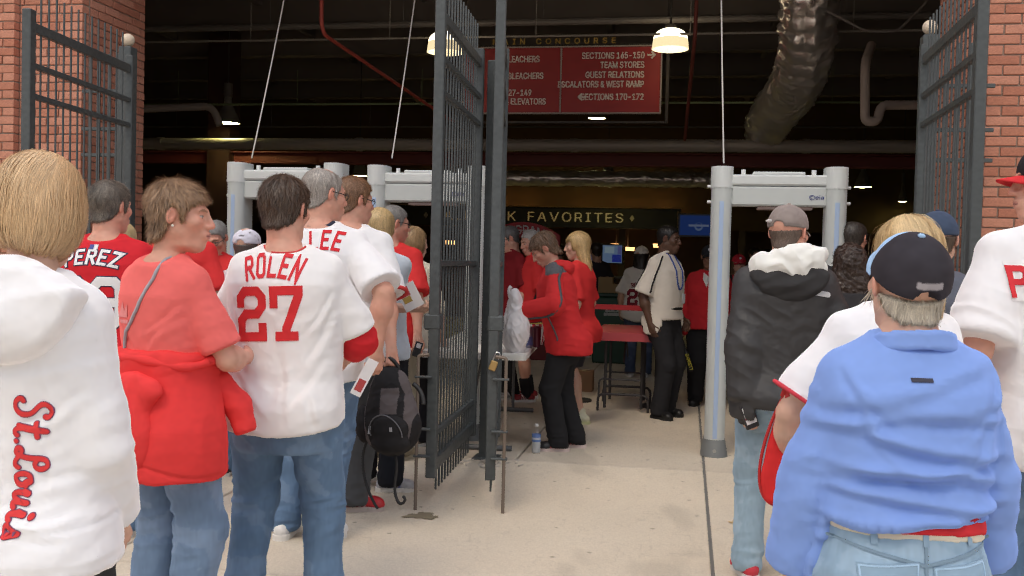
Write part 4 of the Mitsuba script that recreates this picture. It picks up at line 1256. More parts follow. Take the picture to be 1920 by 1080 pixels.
def gate_post(label, u, n, h, ball):
    root = thing('gate_post', label, 'post')
    put(f'{root}__shaft', block(u - .05, u + .05, n - .05, n + .05, 0, h, .006), GB, m=BM)
    put(f'{root}__base_plate', block(u - .09, u + .09, n - .09, n + .09, 0, .012, .003), GB, m=BM)
    if ball:
        sp = trimesh.creation.icosphere(3, .048)
        sp.apply_translation(W(u, n, h + .055))
        put(f'{root}__ball', sp, mat((.62, .52, .4), .45), smooth=True, label='cream ball finial on top of the post')
        put(f'{root}__neck', tube([W(u, n, h), W(u, n, h + .02)], .02, 10), GB, smooth=35)
gate_post('gate post with a cream ball on top beside the left pier', -2.86, .2, 2.93, True)
gate_post('gate post with a cream ball on top beside the right pier', 2.86, .2, 2.93, True)
gate_post('plain dark post between the two centre gate leaves', -.01, .12, 2.78, False)
def panel(label, u0, u1, n):
    root = thing('fence_panel', label, 'fence')
    for z in (2.62, 2.33, 2.13, .4):
        put(f'{root}__rail', block(u0, u1, n - .012, n + .012, z - .014, z + .014), GB, m=BM)
    for u in np.linspace(u0, u1, 6)[1:-1]:
        put(f'{root}__picket', block(u - .008, u + .008, n - .0245, n - .0125, .12, 2.9, .002), GB, m=BM)
panel('narrow fixed fence panel between the left pier and its post', -3.3, -2.91, .3)
panel('narrow fixed fence panel between the right pier and its post', 2.91, 3.3, .3)
pl = thing('padlock', 'brass padlock hanging open on the right centre gate leaf', 'padlock')
c = CRM @ np.array([1.43, .02, .86, 1])
Rk = roty(.35)
put(f'{pl}__case', trimesh.Trimesh((block(-.02, .02, -.011, .011, -.075, -.02, .004).vertices @ Rk.T) + c[:3], block(-.02, .02, -.011, .011, -.075, -.02, .004).faces), mat((.45, .3, .12), .35, .8))
put(f'{pl}__shackle', tube(bend([(np.array(q) @ Rk.T) + c[:3] for q in ((-.013, 0, -.02), (-.013, 0, .03), (.013, 0, .03), (.013, 0, -.005))], .012), .004, 6), mat((.5, .5, .5), .25, 1.0), smooth=35)

# ---------------------------------------------------------------- walk-through detectors
GREY, PALE = mat((.50, .53, .52), .4), mat((.60, .63, .62), .4)
BLUE = mat((.36, .47, .66), .35)
def detector(label, px, py, z, logo=True, back=0.0):
    """px, py: the left foot of the gate."""
    root = thing('metal_detector', label, 'metal detector', 'walk-through metal detectors in the gateway')
    M = BM.copy()
    M[:3, 3] = at(px, py, z) * [1, 1, 0]
    M[:3, :3] *= .94
    Wd, Ht = 1.02, 2.24
    def col(cx, r=.082, d=.16):
        o = shapely.union_all([shapely.geometry.Point(cx, y).buffer(r, 24) for y in (-.06, .06)]).convex_hull
        return o
    for i, x in enumerate((0, Wd - .165)):
        cx = x + .0825
        m = trimesh.creation.extrude_polygon(col(cx, .078), 2.0, engine='earcut')
        m.apply_translation([0, 0, .12])
        k = put(f'{root}__column', m, GREY, smooth=35, m=M)
        put(f'{k}__stripe', block(cx - .017, cx + .017, -.1405, -.13, .14, 1.98, .003), BLUE, m=M)
        put(f'{k}__stripe', block(cx - .017, cx + .017, .13, .1405, .14, 1.98, .003), BLUE, m=M)
        m = trimesh.creation.extrude_polygon(col(cx, .084), .165, engine='earcut')
        m.apply_translation([0, 0, 2.085])
        put(f'{root}__cap', m, PALE, smooth=35, m=M)
        lo = trimesh.creation.extrude_polygon(col(cx, .082), .13, engine='earcut')
        f_ = 1.0 + .28 * np.clip(1 - lo.vertices[:, 2] / .13, 0, 1)
        lo.vertices[:, 0] = cx + (lo.vertices[:, 0] - cx) * f_
        lo.vertices[:, 1] *= f_
        put(f'{root}__foot', lo, mat((.17, .18, .18), .5), smooth=35, m=M)
        put(f'{root}__bolt', cat([place(trimesh.creation.cylinder(.014, .03, sections=12), np.array([[1, 0, 0, cx + .03 * q], [0, 0, 1, -.155], [0, -1, 0, .05], [0, 0, 0, 1.0]])) for q in (0,)]), mat((.4, .4, .38), .4, .5), m=M)
        sx = -1 if i == 0 else 1
        for zz in (2.1, 1.98):
            kn = trimesh.creation.cylinder(.012, .05, sections=12)
            kn.apply_transform(np.array([[0, 0, 1, cx + sx * .085], [0, 1, 0, -.02], [-1, 0, 0, zz], [0, 0, 0, 1.0]]))
            put(f'{root}__knob', kn, mat((.7, .72, .72), .4), smooth=35, m=M)
    x0, x1 = .155, Wd - .155
    b = put(f'{root}__beam', block(x0, x1, -.09, .09, 1.95, 2.10, .012), GREY, m=M)
    put(f'{root}__beam_cover', block(x0 - .005, x1 + .005, -.097, .097, 2.105, 2.19, .014), PALE, m=M)
    put(f'{root}__beam_lid', block(x0 + .16, x1 - .16, -.07, .07, 2.19, 2.215, .006), PALE, m=M)
    put(f'{root}__display', block(x0 + .2, x1 - .1, -.06, .06, 1.925, 1.95, .004), mat((.3, .22, .2), .4), m=M)
    for x in (x0 + .09, x1 - .09):
        cy = trimesh.creation.cylinder(.018, .05, sections=16)
        cy.apply_translation([x, 0, 2.21])
        put(f'{root}__lifting_eye', cy, mat((.7, .72, .72), .4), smooth=35, m=M)
    LM = M @ np.array([[1, 0, 0, x1 - .13], [0, 0, -1, -.0925], [0, 1, 0, 2.005], [0, 0, 0, 1.0]])
    t, w = text('eia', .03, 1.2, .002, False)
    t.apply_translation([.045, 0, 0])
    ring = shapely.geometry.Point(.02, .013).buffer(.02).difference(shapely.geometry.Point(.02, .013).buffer(.016))
    cc = shapely.geometry.Point(.02, .013).buffer(.011).difference(shapely.geometry.Point(.02, .013).buffer(.0075)).difference(sbox(.022, .006, .05, .02))
    put(f'{b}__logo', cat([t, plate(ring, .002), plate(cc, .002)]), mat((.03, .04, .2), .5), m=LM)
    return M
D1 = detector('leftmost pale grey walk-through detector with a cable from its left half', 426, 812, 7.95)
D2 = detector('pale grey walk-through detector behind the bars of the centre gate', 684, 826, 7.9)
D3 = detector('pale grey walk-through detector standing alone at the right', 1318, 851, 7.33)
for (a, b, lab) in (((472, 297, 8.15), (540, -40, 8.6), 'pale cable hanging down to the leftmost detector'), ((735, 297, 8.1), (783, -40, 8.6), 'pale cable hanging down to the middle detector'), ((1357, 306, 7.33), (1352, -40, 7.6), 'pale cable hanging down to the right detector')):
    p0, p1 = at(*a), at(*b)
    q = [p0 + (p1 - p0) * t - np.array([0, 0, .03 * math.sin(math.pi * t)]) for t in np.linspace(0, 1.9, 20)]
    q = [x for x in q if x[2] < 5.35]
    k = put('cable', tube(q, .0065, 6), mat((.55, .53, .5), .6), smooth=True)
    tag(k, lab, 'cable')

# ---------------------------------------------------------------- the crowd
RED, WHT, NAVY, BLK = (.62, .035, .036), (.74, .74, .755), (.02, .024, .045), (.014, .014, .016)
JEAN, LJEAN, GREYP = (.105, .175, .285), (.25, .36, .46), (.085, .088, .092)
def axes(s):
    """Seen from behind: the wearer's right, up, and the point between the shoulder blades, off the cloth."""
    return np.array([1.0, 0, 0]), s.A[:, 2], s.o + s.A @ np.array([0, -.3, .25 * s.H])
def print_word(s, text_, h, w, z, rgb, gap=.3, arc=0.0, x=0.0, edge=None, name='letter', tilt=0.0, lift=.0012, wx=1.0):
    r, u, _ = axes(s)
    r, u = r * math.cos(tilt) + u * math.sin(tilt), u * math.cos(tilt) - r * math.sin(tilt)
    o = s.o + s.A @ np.array([x, -.35, z * s.H - .52 * s.H])
    for c, g in word(text_, h, w, gap, arc, wx):
        if edge is not None:
            s.sew(f'{s.topkey}__{name}_backing', plate(g.buffer(.0045, join_style=2), .0012), o, r, u, edge)
        s.sew(f'{s.topkey}__{name}', plate(g, .0025), o, r, u, rgb, lift=.0022 if edge is not None else lift)
def blob(s, name, fn, lo, hi, h, rgb, amp=0.0, freq=(10, 10, 20), m='cloth', R=None, colfn=None, a=.05):
    V, Fc = nets(fn, lo, hi, h)
    V = relax(V, Fc, 1, .4)
    if amp:
        V = folds(V, normals(V, Fc), amp, freq, R, s.seed + 17)
    return s.emit(name, V, Fc, m, np.clip(colfn(V) if colfn else grain(V, rgb, a, 60, s.seed), 0, 1))
def jeans_back(s, rgb):
    """Yoke, seat seam, waistband, belt loops and two back pockets."""
    H, V, Fc = s.H, s.legV, s.legF
    light = np.clip(np.array(rgb) * 1.35 + .02, 0, 1)
    r, u = np.array([1.0, 0, 0]), np.array([0, 0, 1.0])
    for sg in (-1, 1):
        g = Polygon([(-.062, .062), (.062, .072), (.06, -.04), (.0, -.072), (-.06, -.045)])
        o = np.array([sg * .052 * H, -.4, .485 * H])
        k = s.sew(f'{s.legkey}__pocket', plate(g, .003), o, r, u, rgb, V=V, Fc=Fc)
        rim = plate(g.buffer(-.004).exterior.buffer(.0016), .0012)
        s.sew(f'{s.legkey}__stitching', rim, o, r, u, light, V=V, Fc=Fc, lift=.0045)
    for p in ([(-.12, .555), (-.05, .54), (0, .528), (.05, .54), (.12, .555)], [(0, .58), (0, .5), (0, .45)]):
        L = LineString([(x * H * 1.0, (z - .5) * H) for x, z in p]).buffer(.0035)
        s.sew(f'{s.legkey}__seam', plate(L, .002), (0, -.4, .5 * H), r, u, np.array(rgb) * .75, V=V, Fc=Fc)
    for x in (-.07, 0, .07):
        s.sew(f'{s.legkey}__belt_loop', plate(sbox(x * H - .006, .555 * H, x * H + .006, .6 * H), .004), (0, -.4, 0), r, u, rgb, V=V, Fc=Fc)

# 1 white hooded sweatshirt, blond bob
p = Person('woman with a blond bob in a white hooded sweatshirt with red script down the back', 75, 304, 890, yaw=-4, fem=True, g=.93, shw=.74, lod=0, seed=3, head=(-4, 8, 2), skin='fair',
           right=dict(at=(.12, .13, .80), pole=(.35, -1, 0)), left=dict(at=(-.12, .13, .80), pole=(-.35, -1, 0)))
p.hair('bob', (.57, .39, .215), n=10000, L=.11, w=.0024, lift=.006, rough=.0008, jit=.07, var=.17)
H = p.H
p.top((.76, .76, .775), sleeve=1.93, ease=.024, boxy=.5, hem=.475, r=(.046, .050, .036), amp=.010, name='sweatshirt', folds_fn=lambda V, N: creases(V, N, H, [((.075, .74), (.085, .50), .003, .003, .012), ((-.075, .74), (-.085, .50), .003, .003, -.012), ((.14, .70), (.03, .66), .006, .008, .01), ((.15, .60), (.02, .565), .007, .010, -.012), ((-.16, .62), (-.02, .58), .006, .010, .01), ((.16, .555), (.05, .545), .006, .008, .004), ((.02, .54), (.15, .52), .006, .008, -.006)]), neck=.09, rg=.02, groove=((.535, .006), (.487, .003)))
def hood(s, w, drop, thick, rgb, name='hood', amp=.006, bulge=.05, colfn=None, lining=None):
    c = s.nb + s.A @ np.array([0, -.035, .0])
    def fn(P):
        q = (P - c.astype(np.float32)) @ s.A.astype(np.float32)
        x, y, z = q[:, 0], q[:, 1], q[:, 2]
        lowz = -drop * np.clip(1 - (x / w) ** 2, 0, 1) ** .7 - .015
        back = -.085 - bulge * np.exp(-((z + drop * .55) / (.4 * drop)) ** 2) * np.exp(-(x / (.75 * w)) ** 2)
        sheet = np.abs(y - back) - thick
        d = smax(np.maximum(back - thick - y, y - back - .07), smax(lowz - z, z - .028 + .55 * np.maximum(np.abs(x) - .07, 0), .02), .03)
        return smax(d, np.abs(x) - w, .03) * .8
    roll = union([(rc(c + s.A @ np.array([a * .6, -.045 + .12 * (abs(a) / .13) ** 2 * .9, .018 - .1 * (abs(a) / .15) ** 2]), c + s.A @ np.array([b * .6, -.045 + .12 * (abs(b) / .13) ** 2 * .9, .018 - .1 * (abs(b) / .15) ** 2]), .026, .026), .01) for a, b in zip(np.linspace(-.15, .12, 9), np.linspace(-.12, .15, 9))])
    return blob(s, name, lambda P: smin(fn(P), roll(P), .02), c - [.26, .3, .34], c + [.26, .16, .12], .0065, rgb, amp, (6, 6, 14), R=roty(.35), colfn=colfn)
hood(p, .165, .155, .016, (.76, .76, .775), bulge=.04)
# red script, reading down the back
SCRIPT = {
    'S': ([(.62, .86), (.60, 1.0), (.44, 1.06), (.26, .98), (.2, .8), (.34, .62), (.5, .45), (.5, .2), (.3, .02), (.08, .04), (-.02, .16), (.08, .26)], .7),
    't': ([(.02, .1), (.1, .3), (.25, .95), (.2, .55), (.12, .15), (.2, .0), (.36, .08)], .36), '.': ([(.04, .03), (.07, .05)], .24),
    'L': ([(.40, .66), (.56, .62), (.66, .80), (.54, 1.0), (.36, .92), (.30, .6), (.22, .24), (.06, .04), (-.06, .10), (.02, .22), (.22, .12), (.44, .0), (.60, .10)], .62),
    'o': ([(.28, .5), (.12, .46), (.04, .22), (.14, .02), (.3, .06), (.4, .28), (.3, .5), (.3, .38), (.46, .36)], .42),
    'u': ([(.04, .34), (.12, .5), (.08, .2), (.14, .02), (.28, .08), (.4, .5), (.36, .16), (.42, .0), (.54, .1)], .5),
    'i': ([(.02, .3), (.1, .5), (.06, .16), (.12, .0), (.26, .1)], .24), 's': ([(-.02, .1), (.14, .3), (.24, .56), (.3, .3), (.32, .1), (.2, -.02), (.04, .02), (.06, .12)], .4)}
x, h_ = 0.0, .060
o = p.o + np.array([.034, -.4, .696 * H - .52 * H])
for ch in 'St.Louis':
    pts, adv = SCRIPT[ch]
    c2 = curve([(a, b, 0) for a, b in pts], 60)[:, :2] * h_ + [x, 0]
    wd = .0028 + .0026 * np.abs(np.gradient(c2[:, 1])) / (np.abs(np.gradient(c2, axis=0)).sum(1) + 1e-9)
    g = shapely.union_all([LineString([c2[i], c2[i + 1]]).buffer(wd[i]) for i in range(len(c2) - 1)])
    if ch == 't':
        g = g.union(LineString([(x - .02 * h_, .62 * h_), (x + .44 * h_, .68 * h_)])  .buffer(.0042))
    if ch == 'i':
        g = g.union(shapely.geometry.Point(x + .14 * h_, .78 * h_).buffer(.0062))
    g = affinity.scale(affinity.skew(g, 0), 1, 1, origin=(0, 0))
    for nm, gg, c, lf in (('letter_backing', g.buffer(.0013), (.2, .08, .15), .001), ('letter', g, (.62, .05, .05), .0026)):
        p.sew(f'{p.topkey}__{nm}', plate(gg, .0015), o, (0, 0, -1), (1, 0, 0), c, lift=lf)
    x += adv * h_ * 1.02 + (.10 * h_ if ch == '.' else .008)
p.trousers((.03, .032, .036), 1.05)
p.shoes((.05, .05, .05))

# 2 dark red name jersey
p = Person('man with greying hair in a red jersey lettered PEREZ', 205, 344, 385, yaw=-6, g=1.1, lod=0, seed=4, head=(-18, 2, 0), skin='ruddy')
p.hair('short', (.13, .11, .09), .014, 4200, .035, .0026, .012, jit=.4, var=.5)
p.top((.56, .02, .03), .8, .03, .7, .44, .03, r=(.05, .056, .03), amp=.008)
print_word(p, 'PEREZ', .062, .013, .775, (.72, .72, .73), .34, .5, edge=(.05, .05, .09))
print_word(p, '29', .20, .042, .61, (.72, .72, .73), .24, 0, edge=(.05, .05, .09), name='number')
p.sew(f'{p.topkey}__patch', plate(sbox(-.02, -.011, .02, .011), .003), p.o + p.A @ np.array([0, -.4, .3 * p.H]), (1, 0, 0), p.A[:, 2], (.7, .7, .72))
p.sew(f'{p.topkey}__patch', plate(sbox(-.02, -.011, .0, .011), .002), p.o + p.A @ np.array([0, -.4, .3 * p.H]), (1, 0, 0), p.A[:, 2], (.08, .1, .3), lift=.005)
p.trousers(JEAN, 1.05, jeans=True)
p.shoes((.62, .6, .57))

# 3 red tee, jacket tied round the waist
p = Person('short haired woman in profile in a red tee, red jacket tied at her waist', 349, 348, 555, yaw=-30, fem=True, g=1.0, shw=.86, lod=0, seed=5, head=(-56, 3, 0), skin='ruddy', hx=.03, shift=(-.03, 0), face=True, brow=(.2, .11, .06), heavy=.3,
           right=dict(at=(.10, .27, 1.03), pole=(.75, -.5, -.8)), left=dict(at=(-.06, .30, 1.06), pole=(-1, -.5, -.6)), arm_r=1.0)
p.hair('pixie', (.27, .165, .095), .0125, 7000, .04, .0026, .022, rough=.003, jit=.25, var=.4)
for dx in (0,):
    sp = trimesh.creation.icosphere(2, .005)
    for sg in (-1, 1):
        p.emit('earring', p.from_head(sp.vertices + [sg * .083, -.006, -.04]), sp.faces, 'shell', (.6, .58, .52))
H = p.H
p.top((.70, .135, .125), .84, .016, .35, .50, r=(.052, .047, .03), amp=.006, collar=.007, folds_fn=lambda V, N: creases(V, N, H, [((.14, .755), (.04, .70), .006, .008, .01), ((.15, .73), (.02, .655), .006, .009, -.01), ((-.14, .73), (-.03, .66), .006, .009, .01), ((.12, .66), (-.08, .63), .006, .008, .01)]))
H = p.H
pts = [(.055, -.02, .845 * H), (.05, -.075, .81 * H), (.02, -.13, .76 * H), (-.04, -.16, .70 * H), (-.09, -.15, .65 * H), (-.13, -.11, .60 * H)]
p.cord('strap', curve(pts, 40), .0055, (.32, .33, .36), lift=.004)
mark = shapely.union_all([Polygon([(-.03, 0), (.0, .05), (.012, .02), (.03, .045), (.03, 0)]), sbox(-.035, -.02, .035, -.008)])
p.sew(f'{p.topkey}__print', plate(mark, .0012), p.o + np.array([-.075, -.4, .205 * H]), (1, 0, 0), (0, 0, 1), (.64, .22, .22))
p.trousers((.14, .21, .32), 1.18, jeans=True, amp=.008)
st = p.stations(.045)
st[:, 1] += np.interp(st[:, 0] + .52 * H, [.42 * H, .6 * H], [.018, 0]); st[:, 2] += np.interp(st[:, 0] + .52 * H, [.42 * H, .6 * H], [.03, .0])
jf = loft(p.o, np.eye(3), st, 2.2)
fn = lambda P: smax(smax(jf(P), P[:, 2] - .655 * H, .02), (.385 * H + .03 * np.sin(P[:, 0] * 14 + 1)) - P[:, 2], .006)
V, Fc = nets(fn, p.o + [-.36, -.36, -.18 * H], p.o + [.36, .36, .15 * H], .0075)
V = relax(V, Fc, 1, .4)
N = normals(V, Fc)
V = folds(V, N, .010, (7, 7, 2.2), None, 61)
V = folds(V, N, .007, (4, 4, 15), roty(.4), 62, step(.56, .64, V[:, 2] / H))
V = V - normals(V, Fc) * (.006 * np.exp(-((V[:, 2] - .422 * H - .03 * np.sin(V[:, 0] * 14 + 1)) / .006) ** 2))[:, None]
p.topV, p.topF = V, Fc
p.topkey = p.emit('jacket', V, Fc, 'cloth', grain(V, (.68, .045, .045), .05, 60, 5))
th = np.linspace(0, 2 * np.pi, 60)
ring = p.o + np.stack([np.cos(th) * (.093 * H + .042), np.sin(th) * (.062 * H + .042), .118 * H + .012 * np.sin(3 * th)], 1)
t = tube(ring, .014 + .003 * np.sin(9 * th), 10, False)
p.emit(f'{p.topkey}__waistband', t.vertices, t.faces, 'cloth', grain(np.array(t.vertices), (.68, .045, .045), .06))
hb = union([(ell(p.o + np.array([.05, -.175, -.02 * H]), (.07, .042, .125), roty(.12)), 0), (ell(p.o + np.array([.04, -.155, .065 * H]), (.115, .038, .05)), .05)])
k = blob(p, 'hood', hb, p.o + [-.15, -.3, -.2], p.o + [.3, -.05, .26], .0065, (.68, .045, .045), .008, (14, 14, 5))
sl = union([(rc(p.o + np.array([.14, .10, .07 * H]), p.o + np.array([.19, .14, .02 * H]), .04, .04), 0), (rc(p.o + np.array([.19, .14, .02 * H]), p.o + np.array([.225, .15, -.035 * H]), .04, .034, True), .03)])
blob(p, 'jacket_sleeve', sl, p.o + [.1, -.08, -.14], p.o + [.36, .22, .26], .007, (.68, .045, .045), .006)
em = Polygon([(-.02, -.008), (0, .012), (.02, .008), (.008, -.014)])
p.sew(f'{p.topkey}__emblem', plate(em, .003), p.o + np.array([-.10, -.4, .118 * H]), (1, 0, 0), (0, 0, 1), (.6, .42, .1))
p.shoes((.4, .1, .1))

# 4 white jersey ROLEN 27
p = Person('stout dark haired man in a white jersey lettered ROLEN 27 and blue jeans', 533, 338, 500, yaw=-3, g=1.12, lod=0, seed=6, head=(-16, 4, 0), skin='ruddy', heavy=.6, shw=.95, arm_r=1.05, hx=-.024, feet=dict(L=(-.155, 0, 10), R=(.155, .03, -12)),
           right=dict(at=(.16, .27, .98), pole=(.8, -.5, -.5)), left=dict(at=(-.16, .27, .98), pole=(-.8, -.5, -.5)))
p.hair('short', (.075, .047, .031), .012, 6000, .032, .0026, .012, rough=.004, var=.4, jit=.3)
H = p.H
def drape(V, N):
    return creases(V, N, H, [((.19, .755), (.10, .66), .006, .008, .01), ((.20, .73), (.085, .58), .007, .010, .015), ((-.19, .755), (-.11, .64), .006, .008, -.01), ((-.20, .72), (-.10, .56), .007, .010, -.012), ((.16, .60), (.05, .50), .006, .010, .01), ((-.15, .58), (-.03, .49), .006, .010, -.01), ((.02, .62), (.05, .47), .004, .010, .004), ((.13, .53), (.16, .46), .005, .008, 0)])
p.top((.74, .735, .735),   .86, .024, .7, .445, .03, r=(.046, .046, .03), amp=.008, folds_fn=drape, rg=.02)
p.cord(f'{p.topkey}__collar_piping', [p.nb + p.A @ np.array([.075 * math.sin(t), -.085 * math.cos(t) + .0, .012 - .03 * (1 - math.cos(t))]) for t in np.linspace(-1.5, 1.5, 24)], .0045, (.55, .06, .06), lift=.002)
us = union([(rc(p.sh['R'] * .3 + p.el['R'] * .7, p.el['R'], .038 * H, .037 * H), 0), (rc(p.el['R'], p.el['R'] * .55 + p.wr['R'] * .45, .037 * H, .032 * H, True), .02)])
blob(p, 'undersleeve', us, np.minimum(p.el['R'], p.sh['R']) - .14, np.maximum(p.el['R'], p.sh['R']) + .2, .008, (.52, .02, .026), .006)
print_word(p, 'ROLEN', .078, .015, .788, (.60, .04, .05), .30, .26, x=-.018, wx=.60)
print_word(p, '27', .165, .033, .657, (.60, .035, .04), .26, 0, x=-.018, name='number', tilt=.045, wx=.88)
p.trousers((.115, .19, .30), 1.02, jeans=True, amp=.009)
jeans_back(p, (.115, .19, .30))
p.shoes((.5, .48, .46))

# 5 and 6 behind him in the queue
q5 = Person('tall grey haired man in glasses in a white jersey behind the stout man', 606, 314, 387, feet=dict(L=(-.17, .05, 5), R=(.05, .0, -15)), yaw=-8, g=1.08, lod=0, seed=7, head=(-42, 6, 0), skin='ruddy', heavy=.3, arm_r=1.1,
            right=dict(world=at(706, 655, 4.62), pole=(1, -.6, -.2), curl=1.0, n=(-.5, .6, 0), s=(-.3, .9, .2), thumb=.8))
q5.hair('fringe', (.34, .31, .28), .012, 2200, .035, .0026, .006, var=.3)
q5.glasses()
q5.top(WHT, .9, .022, .7, .43, .03, r=(.05, .057, .03), amp=.008, rg=.02)
q5.cord(f'{q5.topkey}__collar', [q5.nb + q5.A @ np.array([.075 * math.sin(t), -.085 * math.cos(t), .018 - .03 * (1 - math.cos(t))]) for t in np.linspace(-1.6, 1.6, 24)], .010, (.03, .035, .06), lift=.002)
print_word(q5, 'LEE', .08, .016, .785, (.58, .03, .04), .34, .3, x=.075, wx=.7)
q5.trousers(JEAN, 1.05, jeans=True)
q5.shoes((.68, .67, .65), accent=(.4, .4, .4))
q6 = Person('ginger haired man in a white jersey with red piping, grey trousers and red shoes', 662, 332, 338, yaw=-10, g=1.08, lod=0, seed=8, head=(-40, 4, 0), skin='ruddy', feet=dict(L=(-.27, .05, 20), R=(.08, -.08, -70)),
            right=dict(world=at(734, 655, 5.25), pole=(1, -.6, -.2), curl=1.15, n=(-.6, .5, 0), s=(-.3, .9, .2), thumb=.8))
q6.hair('short', (.2, .105, .055), .015, 3500, .03, .0028, .012, var=.4, jit=.35)
q6.glasses()
q6.top(WHT, .92, .022, .7, .43, .03, r=(.05, .055, .03), amp=.008, rg=.02)
e = q6.sh['R'] + (q6.el['R'] - q6.sh['R']) * .92
dd = nrm(q6.el['R'] - q6.sh['R'])
a_ = nrm(np.cross(dd, [0, 0, 1])); b_ = np.cross(dd, a_)
th = np.linspace(0, 2 * np.pi, 40)
t = tube(e + (np.cos(th)[:, None] * a_ + np.sin(th)[:, None] * b_) * .055 * q6.H * 1.04, .011, 8, False)
q6.emit(f'{q6.topkey}__cuff', t.vertices, t.faces, 'cloth', (.52, .05, .05))
q6.cord(f'{q6.topkey}__piping', [q6.nb * (1 - t_) + e * t_ + np.array([.01, -.09, .06 * math.sin(3.1 * t_)]) for t_ in np.linspace(.15, .98, 30)], .006, (.52, .04, .05), lift=.002)
q6.trousers(GREYP, 1.1, amp=.008)
q6.shoes((.5, .025, .03), sole=(.5, .42, .38), accent=(.75, .74, .73))

# 7, 8, 9 further up the queue
q7 = Person('woman with long straight blond hair and a pale blue shirt in the queue', 712, 393, 312, yaw=-12, fem=True, lod=1, seed=9, head=(-8, 0, 0), feet=dict(L=(-.1, .1, 0), R=(.12, -.05, -70)),
            right=dict(world=at(768, 578, 5.75), pole=(.1, -.5, -1), curl=.8, n=(-.2, .3, .9), thumb=.6))
q7.hair('shoulder', (.55, .40, .2), .012, 2600, .12, .004, .004, var=.25)
q7.top((.55, .62, .70), .95, .022, .5, .47, r=(.045, .047, .03), amp=.006)
q7.trousers((.016, .018, .024), 1.15)
q7.shoes((.42, .42, .44), accent=(.08, .1, .3))
q8 = Person('grey haired man in sunglasses, red tee and khaki trousers in the queue', 737, 387, 272, yaw=-14, g=1.08, lod=1, seed=10, head=(-48, 6, 0), skin='ruddy',
            right=dict(world=at(783, 632, 6.55), pole=(1, -.5, -.3), curl=.9, n=(-.4, .5, .1), thumb=.7))
q8.hair('short', (.22, .21, .2), .009, 1500, .025, .0028, .004, var=.3)
q8.glasses()
q8.top(RED, .88, .026, .6, .44, r=(.05, .053, .03), amp=.007)
q8.trousers((.30, .26, .19), 1.15)
q8.shoes((.36, .29, .19), sole=(.45, .4, .3))
q9 = Person('woman with a short light brown bob and a cream shirt near the gate', 776, 429, 252, yaw=-20, fem=True, lod=1, seed=11, head=(-30, 4, 0))
q9.hair('bob', (.32, .205, .10), n=1800, L=.09, w=.0045, var=.3)
q9.top((.6, .57, .46), 1.1, .026, .6, .45, r=(.046, .048, .036), amp=.006)
q9.trousers((.02, .02, .024), 1.1)
q9.shoes((.1, .08, .07))
# people glimpsed between them
p = Person('grey haired man in a red polo looking down beside the leftmost detector', 405, 424, 262, yaw=168, g=1.05, lod=1, seed=12, head=(8, 28, 0), skin='ruddy', face=True, H=1.62)
p.hair('short', (.25, .24, .23), .008, 900, .025, .003, .004)
p.glasses()
p.top(RED, .85, .026, .6, .45, r=(.05, .052, .03), collar=.012)
p.trousers(BLK); p.shoes(BLK)
p = Person('person in a red shirt mostly hidden behind the short haired woman', 342, 366, 300, yaw=-8, g=1.1, lod=2, seed=13)
p.hair('short', (.06, .04, .03)); p.top(RED, .85, .026, .6, .44); p.trousers(JEAN); p.shoes(BLK)
p = Person('person with a pale patterned cap between the leftmost detector and the stout man', 463, 428, 300, yaw=-10, lod=1, seed=14, H=1.53)
p.hair('short', (.12, .1, .09), .01, 500, cap=.02)
p.cap_hat(lambda V: grain(V, (.6, .6, .68), .2, 60) * np.where((meshkit.noise(V * 45, 2) > .8)[:, None], .3, 1.0), up=-.01)
p.top((.6, .6, .64), .85, .024, .6, .44); p.trousers(JEAN); p.shoes(BLK)
p = Person('fair haired person standing just past the jersey lettered PEREZ', 226, 424, 330, yaw=-10, lod=2, seed=15, fem=True)
p.hair('shoulder', (.5, .38, .2)); p.top((.4, .05, .05), .85, .024, .6, .45); p.trousers(JEAN); p.shoes(BLK)

# 10 red jacket at the table
p = Person('woman in a red and grey rain jacket bending over the bag check table', 1022, 442, 256, yaw=84, fem=True, g=1.0, lean=11, lod=0, seed=16, head=(6, 38, 0), skin='ruddy', face=True, H=1.62, gp=(1052, 842), brow=(.16, .09, .05), feet=dict(L=(-.08, .02, 4), R=(.10, -.10, -6)),
           left=dict(world=at(981, 583, 7.05), pole=(-.9, -.4, -.8), curl=.9, n=(.3, .2, -.9), s=(.9, .2, .2), thumb=.6), right=dict(world=at(985, 590, 7.35), pole=(.9, -.4, -.8), curl=.9, n=(-.3, .2, -.9), s=(-.9, .2, .2), thumb=.6))
p.hair('pixie', (.17, .10, .06), .013, 3000, .04, .003, .016, rough=.006, var=.4)
H = p.H
def jc(V):
    c = grain(V, (.56, .03, .032), .06, 50, 6)
    q = (V - p.o) @ p.A
    yoke = (q[:, 2] > .288 * H) & (np.abs(q[:, 0]) < .13 * H) & (q[:, 1] < .05)
    c[yoke] = grain(V[yoke], (.10, .10, .11), .08)
    return c
p.top(None, 1.97, .034, .5, .445, r=(.046, .047, .038), amp=.010, name='jacket', colfn=jc, nback=.03)
k_ = p.topkey
hb = union([(ell(p.nb + p.A @ np.array([0, -.095, -.035]), (.105, .05, .055)), 0), (ell(p.nb + p.A @ np.array([0, -.05, .0]), (.10, .07, .035)), .03)])
blob(p, 'hood', hb, p.nb + [-.2, -.24, -.16], p.nb + [.2, .1, .14], .008, (.56, .03, .032), .006)
